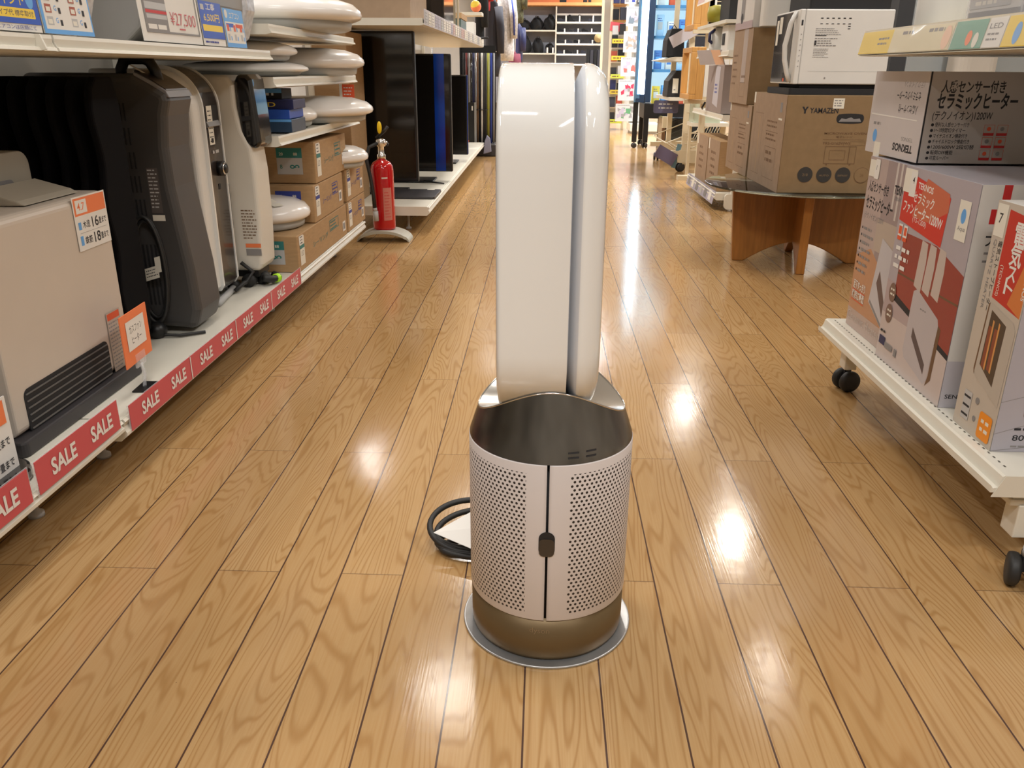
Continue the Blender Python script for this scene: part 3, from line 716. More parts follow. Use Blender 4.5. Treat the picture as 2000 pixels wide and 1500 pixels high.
for (y0, y1, lb) in ((1.0, 1.56, 'white air conditioner indoor unit with its end in bubble wrap, behind the blue cards'), (1.84, 2.43, 'air conditioner unit toned grey for shade, with wrapped end, behind the 27,500 yen sheet')):
    t = thing('air_conditioner', lb, 'air conditioner', (-.93, (y0 + y1) / 2, .8125), group='air conditioners on the upper shelf')
    Y = (y1 - y0) / 2
    g = G(); g.prism([(-.12, 0), (.05, 0), (.085, .03), (.105, .10), (.105, .25), (.08, .29), (-.12, .295)], -Y, Y, white if y0 < 1.5 else mat('aircon_shaded', (.33, .32, .31), .5), 'y'); g.build('body', t, .006)  # second unit is white; its shade is put into a grey body colour
    g = G(); g.prism([(-.125, -.0), (.055, -.0), (.092, .03), (.115, .10), (.115, .25), (.09, .295), (-.125, .30)], Y, Y + .075, wrap, 'y'); g.build('bubble_wrap_end', t, .01)
    g = G(); g.box(.103, .108, -Y + .02, Y - .02, .055, .06, inkg); g.build('flap_line', t)

# ------------------------------------------------------------------ lamp bay
def ceiling_lamp(label, x, y, z, r, h, label_side=None, dark=False):
    t = thing('ceiling_lamp', label, 'lamp', (x, y, z), group='round ceiling lamps in the left bay')
    g = G(); g.lathe([(r * .80, 0), (r * .86, .006), (r * .88, h * .28)], mat('lamp_base_grey', (.45, .45, .43), .5), n=48); g.build('base_plate', t)
    g = G(); k = h; g.lathe([(r * .88, k * .26), (r * .93, k * .30), (r * .985, k * .36), (r, k * .46), (r * .985, k * .58), (r * .90, k * .76), (r * .70, k * .91), (r * .4, k * .98), (.002, k)], lampw, n=56); g.build('shade', t)
    if label_side:
        g = G(); g.add([(r * math.cos(a_) * q, r * math.sin(a_) * q, k * hh + .003) for a_, q, hh in ((-1.15, .55, .965), (-.95, .88, .80), (-.70, .86, .80), (-.75, .50, .965))], [(0, 1, 2, 3)], tagp); g.build('wrapped_label', t)
    return t
ceiling_lamp('largest round ceiling lamp, alone on the top shelf of the lamp bay', -.93, 3.08, .8845, .290, .115)
ceiling_lamp('round ceiling lamp on the second shelf, upper of the front stacked pair', -1.01, 2.83, .787, .205, .062)
ceiling_lamp('round ceiling lamp on the second shelf, lower of the front stacked pair', -.985, 2.86, .7415, .205, .046)
ceiling_lamp('round ceiling lamp at the far end of the second shelf', -.925, 3.33, .7415, .235, .098)
ceiling_lamp('round ceiling lamp at the far end of the third shelf', -.90, 3.33, .5755, .235, .092)
ceiling_lamp('smaller round ceiling lamp in front of another on the third shelf', -.945, 3.005, .5755, .145, .075)
def led_box(label, x0, x1, y0, y1, z0, z1, m, art=None):
    t = thing('lamp_box', label, 'box', ((x0 + x1) / 2, (y0 + y1) / 2, z0), group='small blue lamp boxes')
    X = (x1 - x0) / 2; Y = (y1 - y0) / 2
    g = G(); g.box(-X, X, -Y, Y, 0, z1 - z0, m); g.build('carton', t, .002)
    a = Art((-X, -Y, 0), (1, 0, 0), (0, 0, 1)); W = 2 * X; H = z1 - z0
    if art == 'a': a.lines(W * .4, H * .35, W * .95, 1, .02, H * .3, whitem, 3); a.rect(W * .5, H * .6, W, H, sky)
    if art == 'b': a.rect(0, 0, W * .55, H, inkg); a.rect(W * .55, 0, W, H, navy); a.rect(.02, H * .2, .05, H * .8, yellow); a.text('LED', W * .62, H * .25, H * .5, yellow, W * .2); a.lines(W * .25, H * .3, W * .5, 1, .02, H * .4, whitem, 5)
    if art == 'c': a.rect(W * .5, 0, W, H, blue)
    if art == 'd': a.rect(0, H * .8, W, H, sky)
    a.build('printing', t)
    return t
led_box('small black and sky blue lamp carton under the second lamp shelf, topmost of four', -1.10, -.828, 2.72, 2.83, .674, .705, blackm, 'a')
led_box('flat navy lamp carton with yellow print, second of the four stacked', -1.10, -.788, 2.70, 2.84, .645, .673, navy, 'b')
led_box('bright blue lamp carton, third of the four stacked', -1.10, -.800, 2.69, 2.85, .616, .644, blue, 'c')
led_box('dark slate blue lamp carton at the bottom of the four stacked', -1.08, -.795, 2.69, 2.85, .5755, .615, mat('slate_blue', (.02, .05, .10), .4), 'd')

def lamp_carton(label, y0, y1, z0, z1, x1=-.795, x0=-1.17, ink=None, near=None):
    t = thing('lamp_carton', label, 'box', ((x0 + x1) / 2, (y0 + y1) / 2, z0), group='cardboard lamp cartons on the base shelf')
    ink = ink or inkn; X = (x1 - x0) / 2; Y = (y1 - y0) / 2; H = z1 - z0
    g = G(); g.box(-X, X, -Y, Y, 0, H, card); g.build('carton', t, .003)
    a = Art((X, -Y, 0), (0, 1, 0), (0, 0, 1)); W = 2 * Y
    a.rect(.022, H * .15, .075, H * .93, tagp); a.rect(.022, H * .60, .075, H * .70, ink); a.rect(.018, H * .72, .066, H * .96, whitem); a.lines(.03, H * .9, .06, 3, H * .08, H * .03, inkk, 3); a.text('LED', .034, H * .40, H * .14, inkg, .03, 0)
    a.text('TOSHIBA' if 0 else 'シーリング', W * .26, H * .40, H * .13, ink, W * .3, 0, rot=.0); a.frame(W * .60, H * .48, W * .80, H * .82, .003, ink); a.lines(W * .62, H * .72, W * .78, 3, H * .1, H * .04, ink, 6)
    a.rect(W - .075, H * .18, W - .03, H * .50, whitem); a.rect(W - .068, H * .24, W - .038, H * .44, inkg); a.build('side_printing', t)
    if near:
        a = Art((-X, -Y, 0), (1, 0, 0), (0, 0, 1)); W = 2 * X
        a.rect(W - .135, H * .22, W - .045, H * .80, lgrey); a.rect(W - .135, H * .62, W - .045, H * .86, ink); a.text('20', W - .125, H * .68, .010, tagp); a.text('88', W - .075, H * .68, .010, tagp)
        a.text('∞', W - .09, H * .34, .022, ink, .034, .02); a.text('8', W - .125, H * .36, .014, ink); a.build('end_printing', t)
    return t
lamp_carton('cardboard lamp carton with teal print, topmost of the left carton stack', 2.93, 3.40, .387, .527, ink=inkt, near=True)
lamp_carton('cardboard lamp carton with navy print, middle of the left carton stack', 2.88, 3.31, .258, .385, ink=inkn, near=True)
lamp_carton('long cardboard lamp carton at the bottom of the left carton stack', 2.64, 3.34, .136, .256, ink=inkt, near=True)
lamp_carton('cardboard lamp carton, upper of the right stack by the extinguisher', 3.37, 3.70, .258, .388)
lamp_carton('cardboard lamp carton, lower of the right stack by the extinguisher', 3.365, 3.70, .136, .256)
ceiling_lamp('white square-edged ceiling lamp with a taped label lying on the lower cartons', -.965, 2.82, .2570, .165, .10, 1)
ceiling_lamp('white ceiling lamp lying on the right carton stack beside the extinguisher', -.875, 3.46, .3900, .155, .085, 1)

# ------------------------------------------------------------------ fire extinguisher
t = thing('fire_extinguisher', 'red fire extinguisher in a pale arched stand beside the left shelving end', 'fire extinguisher', (-.752, 3.92, 0))
g = G(); g.lathe([(.046, .052), (.052, .056), (.053, .065), (.053, .325), (.050, .345), (.040, .362), (.022, .372), (.018, .376)], redp, n=36); g.build('cylinder', t)
g = G(); g.lathe([(.020, .374), (.020, .395), (.014, .40), (.014, .43), (.022, .435), (.022, .46), (.012, .468)], chrome, n=20); g.tube([(.0, 0, .452), (.03, -.01, .448)], .009, chrome); g.build('valve', t)
g = G(); g.tube([(-.02, 0, .468), (.02, 0, .500), (.035, 0, .520)], .007, black); g.tube([(-.01, 0, .455), (.035, 0, .44)], .007, black); g.build('lever', t)
g = G(); g.ell((-.002, -.004, .515), (.011, .008, .028), yel); g.build('safety_pin', t)
g = G(); g.tube([(-.015, -.015, .445), (-.05, -.03, .43), (-.062, -.045, .38), (-.044, -.058, .30), (-.034, -.062, .22), (-.030, -.062, .16)], .0085, rubber, 10); g.build('hose', t)
g = G(); g.tube([(-.030, -.062, .16), (-.028, -.062, .145)], .010, lgrey, 12); g.tube([(-.028, -.062, .145), (-.026, -.062, .10)], .0125, lgrey, 12); g.build('nozzle', t)
lab = ArcArt(.0533)
for (a0, b0, a1, b1, m_) in ((-.075, .18, -.052, .26, tagp), (.010, .10, .052, .25, mat('label_pink', (.60, .20, .16), .5)), (.006, .292, .034, .298, whitem)): lab.rect(a0, b0, a1, b1, m_)
for q in range(9): lab.rect(.014, .115 + q * .014, .046 - (q % 3) * .006, .118 + q * .014, red)
lab.build('instruction_label', t)
g = G(); n = 20; vs = []
for i in range(n + 1):
    a_ = PI * i / n; x = -.125 * math.cos(a_); z = .055 * math.sin(a_)
    for (y, dz) in ((-.062, 0), (.062, 0), (.062, -.014), (-.062, -.014)): vs.append((x, y - (.012 if 3 < i < 17 else 0) * (y < 0), max(0.0005, z + (dz if 0 < i < n else 0) * 1)))
g.add(vs, [(i * 4 + j, i * 4 + 4 + j, i * 4 + 4 + (j + 1) % 4, i * 4 + (j + 1) % 4) for i in range(n) for j in range(4)] + [(0, 1, 2, 3), tuple(n * 4 + j for j in (3, 2, 1, 0))], mat('stand_putty', (.50, .50, .44), .5)); g.build('stand', t, .002)

# ------------------------------------------------------------------ TV gondola
bay('white shelving with a printed price rail where the televisions stand', 4.10, 8.02, [(.958, .985)], (.098, .13), .56, -.560, 1.5, feet=True)
t = thing('price_rail_strip', 'long crinkled strip of printed price labels above the televisions', 'label', (-.560, 4.12, .958), group=None)
g = G(); g.box(-.002, .0, 0, 3.88, 0, .068, mat('rail_paper', (.56, .52, .55), .4)); st = g.build('film_strip', t)
a = Art((.0003, 0, 0), (0, 1, 0), (0, 0, 1)); rr = random.Random(4)
for i in range(31):
    y = .02 + i * .125; m_ = rr.choice([whitem, lgrey, tagp, mat('rail_lilac', (.42, .40, .50), .5), mat('rail_rose', (.60, .40, .36), .5)]); a.rect(y, .006, y + .105, .062, m_); a.lines(y + .01, .05, y + .095, 4, .013, .004, inkg, i)
a.build('label_cards', st)
def tv(label, x, y, w_, h_, rz, film_=None, foot=True, z=.131):
    t = thing('television', label, 'television', (x, y, z), rz=math.radians(rz), group='televisions on the left shelf')
    g = G(); g.box(-w_ / 2, w_ / 2, .0, .035, .055, .055 + h_, black); g.build('housing', t, .006)
    g = G(); g.box(-w_ / 2 + .012, w_ / 2 - .012, -.0015, .0, .075, .045 + h_, screen); s_ = g.build('screen', t)
    if film_:
        g = G()
        for (a_, b_) in film_: g.box(a_ * w_, b_ * w_, -.0035, -.0018, .06, .055 + h_, filmb)
        g.build('protective_film', s_)
    g = G(); g.box(-.14, .14, -.10, .12, 0, .010, black); g.box(-.04, .04, -.0, .03, .010, .07, black); g.build('stand', t, .003)
    return t
t1 = tv('large television with a dark screen and red corner sticker, nearest the extinguisher', -.895, 4.62, .42, .765, 0)
a = Art((-.205, -.004, .70), (1, 0, 0), (0, 0, 1)); a.rect(.018, .025, .034, .10, tagp); a.rect(.036, .028, .082, .10, mat('sticker_dark_red', (.25, .01, .02), .4)); a.lines(.040, .085, .078, 3, .016, .006, redo, 4); a.build('corner_sticker', t1)
g = G(); g.box(-.02, .0, 0, .0, 0, 0, black)
t = thing('stand_foot', 'flat dark television foot plate lying at the front corner of the shelf', 'stand', (-.70, 4.50, .1305))
g = G(); g.rbox(-.17, .135, -.15, .16, 0, .012, plinth, .02, 4, 'z'); g.build('plate', t, .002)
g = G(); g.box(.06, .10, .12, .15, .0125, .014, tagp); g.build('price_sticker', t)
tv('television with blue protective film over its screen edges', -.80, 5.12, .50, .665, 0, [(-.45, -.30), (.30, .42)])
tv('smaller black television farthest along the shelf', -.77, 6.2, .44, .545, 0, [(.492, .5)])
t = thing('bar_stand', 'thin black bar foot sticking out toward the shelf front', 'stand', (-.67, 5.0, .131))
g = G(); g.tube([(-.04, 0, .012), (.085, -.05, .006)], .005, black); g.build('bar', t)
t = thing('television_carton', 'tall plain brown carton standing behind the lamp bay end', 'box', (-1.02, 4.30, .131))
g = G(); g.box(-.09, .09, -.18, .18, 0, .80, cardd); g.build('carton', t, .004)
g = G(); g.cyl((.06, -.181, .62), (.06, -.1805, .62), .012, blackm); g.build('hole', t)
t = thing('large_carton', 'wide brown cardboard carton on top of the television shelving', 'box', (-.90, 4.66, .9855))
g = G(); g.box(-.21, .24, -.30, .30, 0, .32, cardp); g.build('carton', t, .004)
t = thing('microwave_oven', 'black appliance standing on top of the television shelving', 'appliance', (-.66, 5.36, .9855))
g = G(); g.box(-.10, .085, -.30, .35, .012, .36, blackg); g.build('body', t, .006)
for x in (-.07, .06):
    for y in (-.26, .3): g = G(); g.cyl((x, y, 0), (x, y, .014), .012, rubber, 10); g.build('foot', t)
t = thing('open_carton', 'grey teal lidded crate past the black appliance on the upper shelf', 'crate', (-.66, 6.2, .9855))
g = G(); g.box(-.13, .09, -.2, .2, 0, .10, tealg); g.build('crate', t, .004)
g = G(); g.box(-.135, .095, -.21, .21, .1005, .135, card); g.build('lid', t)
t = thing('leaning_post', 'cream upright post rising from the end of the black appliance', 'post', (-.558, 5.74, .9865))
g = G(); g.box(-.012, .0, -.012, .012, 0, .7, mat('cream_post', (.66, .58, .42), .5)); g.build('post', t)
for k, (y, nm, m_, dz, w_) in enumerate(((6.8, 'orange handled tool lying on the upper shelf edge', redo, .03, .08), (7.3, 'white box at the far end of the upper shelf', white, .14, .07), (7.75, 'dark round pan at the far end of the upper shelf', blackm, .05, .09))):
    t = thing('shelf_item', nm, 'tool' if k == 0 else ('box' if k == 1 else 'pan'), (-.64, y, .9855))
    g = G()
    if k == 0: g.tube([(-.05, -.16, .02), (0, 0, .03), (.04, .18, .02)], .015, m_); g.box(-.06, .06, .15, .22, 0, .04, black)
    elif k == 1: g.box(-.07, .06, -.1, .1, 0, .14, m_)
    else: g.lathe([(.07, 0), (.09, .04), (.088, .045)], m_, n=24); g.tube([(.06, 0, .035), (.14, -.08, .04)], .009, m_)
    g.build({0: 'handle_and_head', 1: 'box_body', 2: 'pan_body'}[k], t)
    t.name = {0: 'hand_tool', 1: 'white_box', 2: 'frying_pan'}[k]

# ================================================================== RIGHT: WHEELED RACK WITH HEATER BOXES
rack = thing('wheeled_display_rack', 'white wheeled display rack on black castors at the right, stacked with heater cartons', 'display rack', (.70, 1.59, 0))
Y = .43
def rp(pts, m, nm, y0=-Y, y1=Y, **k):
    g = G(); g.prism(pts, y0, y1, m, 'y'); return g.build(nm, rack, **k)
dk = rp([(0, .157), (.46, .157), (.46, .186), (.018, .186), (.014, .184), (.010, .166), (.003, .164), (0, .168)], shelfw, 'base_deck')
a = Art((.034, -Y + .03, .1862), (0, 1, 0), (-1, 0, 0))
for i in range(50): a.add([a.P(.0 + i * .0165 + dx, dy) for dx, dy in ((0, 0), (.006, .0), (.006, .0028), (0, .0028))], [(0, 1, 2, 3)], shelfdk)
a.build('deck_slots', dk)
for yy in (-Y - .0018, Y + .0003): rp([(0.002, .150), (.46, .150), (.46, .186), (.018, .186)], shelfw, 'end_plate', yy, yy + .0015)
us = rp([(0, .797), (.40, .797), (.40, .815), (.014, .815), (.013, .846), (.009, .849), (.004, .800)], mat('shelf_cream', (.70, .64, .50), .4), 'upper_shelf')
for yy in (-Y + .002, Y - .026):
    g = G(); g.box(.43, .46, yy, yy + .024, .186, 1.4, shelfw); g.build('upright', rack)
g = G(); g.box(.462, .472, -Y, Y, .19, 1.35, pegw); g.build('back_panel', rack)
for yy in (-Y + .02, Y - .05):
    g = G(); g.box(.05, .45, yy, yy + .022, .135, .1565, shelfw); g.box(.045, .09, yy - .004, yy + .026, .125, .136, shelfw); g.box(.058, .088, yy - .008, yy + .030, .07, .128, shelfw); g.build('leg_bracket', rack, .002)
def castor(parent, x, y, r=.027, rot=.3):
    g = G()
    for s_ in (-1, 1):
        n = 24; vs = []; c_, d_ = math.cos(rot), math.sin(rot)
        prof = [(.3 * r, .006), (.8 * r, .0065), (.97 * r, .010), (r, .013), (r, .019), (.94 * r, .023), (.5 * r, .025)]
        for rr_, o_ in prof:
            for i in range(n):
                t_ = 2 * PI * i / n; px, py, pz = rr_ * math.cos(t_), s_ * o_, rr_ * math.sin(t_) + r
                vs.append((x + px * c_ - py * d_, y + px * d_ + py * c_, pz))
        fs = [(j * n + i, j * n + (i + 1) % n, (j + 1) * n + (i + 1) % n, (j + 1) * n + i) for j in range(len(prof) - 1) for i in range(n)]
        fs += [tuple(range(n)), tuple((len(prof) - 1) * n + i for i in range(n))]
        g.add(vs, fs, rubber, True)
    g.box(x - .008, x + .008, y - .005, y + .005, r, 2 * r + .010, blackm); g.cyl((x, y, 2 * r), (x, y, 2 * r + .016), .009, lgrey, 10)
    return g.build('castor', parent)
castor(rack, .072, -.445, .0275, 1.2); castor(rack, .085, .42, .0275, .25); castor(rack, .40, -.40, .0275, .6); castor(rack, .40, .40, .0275, .9)
# price cards in the upper rail
t = thing('price_card_strip', 'yellow, white and green price card strip in crumpled film on the right upper shelf rail', 'label', (.7005, 2.02, .800))
a = Art((.0, 0, 0), (0, -1, 0), (.009, 0, .047)); ln = .86
g = G(); g.add([(0, 0, 0), (0, -ln, 0), (.009, -ln, .047), (.009, 0, .047)], [(0, 1, 2, 3)], tagp); g.build('card_strip', t)
for (p, q, m_) in ((0, .17, yellow), (.17, .44, mat('card_cream', (.72, .64, .42), .4)), (.445, .555, mat('card_green', (.12, .36, .26), .4)), (.56, .615, whitem), (.618, .80, yellow), (.80, .86, tagp)):
    a.rect(p, .001, q, .046, m_)
a.lines(.10, .028, .16, 2, .010, .004, inkg, 1); a.lines(.22, .034, .30, 1, .01, .006, inkg, 2); a.lines(.34, .034, .41, 1, .01, .006, inkg, 3); a.text('LED', .565, .030, .008, inkg, .04); a.lines(.565, .02, .61, 2, .008, .003, inkg, 5)
a.disc(.505, .018, .010, orange, .012); a.disc(.530, .014, .009, tagp, .012); a.disc(.655, .020, .010, sky, .016); a.disc(.70, .022, .013, redo, .014); a.disc(.42, .022, .016, mat('card_pink', (.85, .55, .38), .4), .02)
a.build('printing', t)
g = G(); n = 40; vs = []; rr = random.Random(3)
for i in range(n + 1):
    for j in range(4): vs.append((-.0030 - rr.uniform(0, .0025) + .009 * j / 3, -ln * i / n, .002 + .045 * j / 3))
g.add(vs, [(i * 4 + j, (i + 1) * 4 + j, (i + 1) * 4 + j + 1, i * 4 + j + 1) for i in range(n) for j in range(3)], mat('rail_film', (.95, .95, .95), .08, alpha=.18, noise=0), True); g.build('film_cover', t)

def carton_(nm, label, x0, x1, y0, y1, z0, z1, m, grp=None, bev=.0025):
    t = thing(nm, label, 'box', (x0, y0, z0), group=grp)
    g = G(); g.box(0, x1 - x0, 0, y1 - y0, 0, z1 - z0, m); g.build('carton', t, bev); return t
# A : ceramic heater carton, far end
t = carton_('heater_carton', 'brown and lilac ceramic heater carton, farthest on the rack base shelf', .753, 1.10, 1.752, 1.985, .1865, .585, boxg)
W, H = .233, .3985
a = Art((0, W, 0), (0, -1, 0), (0, 0, 1))
a.rect(0, 0, W, H, mat('photo_taupe', (.34, .27, .27), .4)); a.rect(0, .18, W * .45, H, mat('photo_rose', (.46, .37, .35), .4)); a.rect(W * .66, .30, W * .70, H, mat('photo_pale', (.60, .55, .52), .4)); a.rect(W * .76, .28, W * .80, H, mat('photo_pale', (.6, .55, .52), .4))
a.poly([(0, 0), (W, 0), (W, .13), (W * .35, .20), (0, .17)], mat('photo_orange', (.52, .27, .15), .4)); a.rect(W * .40, .20, W * .9, .27, mat('photo_beige', (.48, .40, .34), .4)); a.rect(0, 0, W, .045, mat('photo_pinkish', (.50, .38, .33), .4))
a.text('人感センサー付き', .012, .325, .018, inkk, W * .50, .02); a.text('セラミックヒーター', .012, .286, .024, inkk, W * .66, .025); a.text('(テクノイオン)1200W', .012, .262, .012, inkg, W * .5, .01)
a.text('TEKNOS', W * .68, .335, .018, inkk, W * .30, .03); a.text('TEKNOS', W * .70, .322, .008, inkg, W * .2)
for i in range(7): a.disc(.014, .238 - i * .0165, .003, inkk); a.lines(.022, .235 - i * .0165, .09, 1, .01, .006, inkg, i)
a.poly([(W * .60, .235), (W * .93, .215), (W * .90, .045), (W * .50, .085)], mat('photo_appliance', (.55, .53, .56), .4)); a.poly([(W * .62, .135), (W * .86, .07), (W * .86, .105), (W * .66, .165)], mat('photo_grille', (.14, .09, .08), .5)); a.poly([(W * .52, .085), (W * .90, .045), (W * .90, .052), (W * .53, .092)], inkg)
a.text('足下すっきり', .014, .096, .016, whitem, .075, .02); a.text('暖房に最適', .014, .072, .016, whitem, .075, .02); a.rect(.012, .090, .09, .092, redo); a.rect(.012, .066, .09, .068, redo)
a.text('Ceramic Heater', .006, .018, .022, mat('ink_pale', (.62, .56, .52), .5), W * .85, -.012)
a.rect(.004, .355, .062, .392, tagp); a.rect(.036, .352, .06, .395, whitem); a.text('1', .044, .372, .010, inkk); a.build('front_printing', t)
# B : fan heater carton with sofa photo
t = carton_('heater_carton', 'ceramic fan heater carton with red label and sofa photo, middle of the rack base', .735, 1.12, 1.435, 1.742, .1865, .589, boxg)
W, H = .307, .4025
a = Art((0, W, 0), (0, -1, 0), (0, 0, 1))
a.rect(0, 0, W, H, mat('photo_lilac', (.42, .38, .42), .4)); a.rect(0, 0, W, .11, mat('photo_floor', (.58, .50, .48), .4)); a.rect(0, .10, W, .17, mat('photo_floor_rose', (.44, .35, .36), .4))
sofa = mat('photo_sofa', (.30, .045, .035), .4)
a.poly([(W * .14, .14), (W, .10), (W, .245), (W * .62, .275), (W * .14, .275)], sofa); a.poly([(W * .14, .135), (W, .09), (W, .10), (W * .14, .15)], inkk); a.rect(W * .14, .19, W, .194, inkb)
for x in (.40, .52, .65): a.poly([(W * x, .185), (W * (x + .105), .178), (W * (x + .115), .235), (W * (x + .10), .272), (W * (x + .015), .275)], mat('photo_cushion', (.55, .47, .43), .4))
a.poly([(W * .14, .265), (W * .62, .26), (W * .60, .235), (W * .14, .235)], sofa) if 0 else None
ap = mat('photo_appliance2', (.50, .46, .48), .4)
a.poly([(W * .42, .175), (W * .47, .182), (W * .80, .150), (W * .82, .138), (W * .80, .030), (W * .76, .018), (W * .44, .040), (W * .41, .055)], ap); a.poly([(W * .82, .140), (W * .86, .135), (W * .85, .035), (W * .79, .018), (W * .81, .04)], inkb)
a.poly([(W * .50, .088), (W * .74, .035), (W * .74, .055), (W * .50, .108)], mat('photo_grille2', (.10, .07, .07), .5)); a.lines(W * .55, .148, W * .64, 1, .01, .003, inkg, 3)
a.poly([(W * .02, .295), (W * .66, .275), (W * .68, .365), (W * .66, .368), (W * .05, .392), (W * .02, .39)], mat('label_red', (.62, .03, .02), .4)); a.poly([(W * .34, .388), (W * .66, .372), (W * .68, .34), (W * .45, .31), (W * .20, .31)], mat('label_salmon', (.58, .14, .07), .4))
a.text('TEKNOS', W * .22, .366, .012, whitem, W * .22, .02, rot=-.05); a.text('セラミック', W * .18, .340, .017, whitem, W * .30, .015, rot=-.05); a.text('ファンヒーター1200W', W * .05, .317, .018, whitem, W * .58, .02, rot=-.06); a.text('(TS-1200)', W * .22, .302, .010, whitem, W * .2, 0, rot=-.05)
a.rect(-.0, .352, .026 + .03, .398, tagp) ; a.rect(.03, .346, .058, .395, whitem); a.text('4', .040, .372, .013, inkk)
a.rect(W * .80, .30, W * .93, .37, tagp); a.disc(W * .865, .343, .009, sky, .013); a.text('Aqua', W * .82, .318, .008, inkg, W * .09)
a.rect(W * .04, .262, W * .10, .288, whitem); a.rect(W * .12, .262, W * .18, .288, whitem); a.rect(W * .04, .256, W * .10, .264, redo); a.rect(W * .12, .256, W * .18, .264, redo); a.rect(W * .045, .268, W * .095, .284, redo); a.rect(W * .13, .268, W * .17, .284, redo)
for i in range(3): a.lines(W * .05, .236 - i * .018, W * .28, 1, .01, .008, whitem, i + 3)
for z in (.148, .103): a.disc(W * .115, z, .017, mat('disc_umber', (.20, .12, .09), .5), .020); a.lines(W * .085, z + .004, W * .15, 2, .010, .004, tagp, 7)
a.rect(W * .03, .032, W * .13, .050, navy); a.rect(W * .13, .030, W * .26, .042, inkg); a.lines(W * .03, .058, W * .14, 1, .01, .005, inkk, 9); a.rect(W * .29, .026, W * .33, .042, inkg); a.build('front_printing', t)
a = Art((0, 0, 0), (1, 0, 0), (0, 0, 1)); a.rect(0, 0, .385, H, boxw); a.rect(.022, .372 - .035, .16, .372 - .010, red); a.rect(.036, .362, .050, H, red); a.rect(.0, 0, .385, .09, paper_p)
a.text('ファンヒーター', .022, .30, .017, inkk, .12, .02); a.lines(.024, .285, .12, 2, .014, .004, inkg, 3)
for z in (.225, .206, .187): a.disc(.036, z, .005, inkk)
a.text('SENSOR', .008, .018, .008, inkk, .05); a.build('end_printing', t)
# C : slim stove carton nearest
t = carton_('heater_carton', 'slim electric stove carton with a glowing heater picture, nearest on the rack base', .737, 1.13, 1.248, 1.378, .1865, .573, boxw)
W, H = .130, .3865
a = Art((0, W, 0), (0, -1, 0), (0, 0, 1))
a.rect(0, 0, W, H, mat('carton_beige', (.55, .49, .42), .45)); a.poly([(W * .30, .235), (W * .98, .222), (W * .98, H * .955), (W * .30, H * .975)], mat('label_red2', (.55, .03, .02), .4)); a.poly([(W * .66, .235), (W * .98, .222), (W * .98, .34), (W * .84, .30)], mat('label_orange2', (.66, .20, .05), .4))
a.text('電', W * .50, .330, .028, whitem, .034, .02); a.text('気', W * .50, .298, .028, whitem, .034, .02); a.text('ス', W * .52, .272, .022, whitem, .026, .02); a.text('ト', W * .52, .250, .020, whitem, .026, .02)
a.text('TEKNOS', W * .92, .30, .009, whitem, .05, .02, rot=-PI / 2); a.text('(TECHNOS)', W * .36, .290, .008, tagp, .05, 0, rot=-PI / 2)
a.rect(W * .02, .33, W * .26, .382, tagp); a.text('7', W * .09, .352, .016, inkk)
a.text('電気ストーブヒーター', W * .20, .325, .009, inkk, .115, 0, rot=-PI / 2); a.text('QUARTZ HEATER', W * .09, .325, .008, inkg, .115, 0, rot=-PI / 2)
a.poly([(W * .26, .108), (W * .32, .098), (W * .95, .072), (W * .97, .20), (W * .90, .212), (W * .30, .228)], mat('photo_stove', (.50, .45, .39), .4)); a.poly([(W * .24, .11), (W * .27, .10), (W * .31, .226), (W * .28, .224)], inkb)
a.poly([(W * .36, .122), (W * .74, .098), (W * .76, .202), (W * .38, .216)], mat('photo_stove_dark', (.07, .045, .03), .4))
for q in (.46, .60): a.poly([(W * q, .118), (W * (q + .035), .116), (W * (q + .035), .200), (W * q, .202)], mat('photo_glow', (.70, .33, .10), .4)); a.poly([(W * (q - .07), .120), (W * q, .118), (W * q, .19), (W * (q - .07), .19)], mat('photo_ember', (.26, .06, .03), .4))
a.rect(W * .16, .018, W * .36, .068, lgrey); a.rect(W * .17, .024, W * .34, .028, inkk); a.rect(W * .17, .040, W * .34, .044, inkk); a.rect(W * .17, .056, W * .34, .060, inkk)
a.disc(W * .50, .062, .006, inkg); a.disc(W * .50, .030, .005, inkg); a.rect(W * .62, .006, W * .93, .052, oran2, .006); a.lines(W * .68, .034, W * .88, 2, .014, .006, tagp, 4); a.build('front_printing', t)
a = Art((0, 0, 0), (1, 0, 0), (0, 0, 1)); a.rect(0, 0, .393, H, mat('carton_lilac', (.43, .41, .46), .4))
for (p, q) in (((0, .085), (.2, .145)), ((0, .030), (.2, .10)), ((0, .0), (.25, .035))): a.poly([p, q, (q[0], q[1] + .0012), (p[0], p[1] + .0012)], inkg)
for z in (.135, .070): a.disc(.065, z, .026, mat('disc_brown', (.13, .075, .04), .5)); a.text('800W', .047, z + .002, .010, whitem, .034, .02); a.text('400W', .047, z - .014, .010, whitem, .034, .02)
a.text('800W', .030, .020, .010, inkk, .05); a.lines(.03, .038, .09, 1, .01, .004, inkk, 3); a.lines(.03, .008, .1, 1, .01, .003, inkg, 5); a.build('end_printing', t)
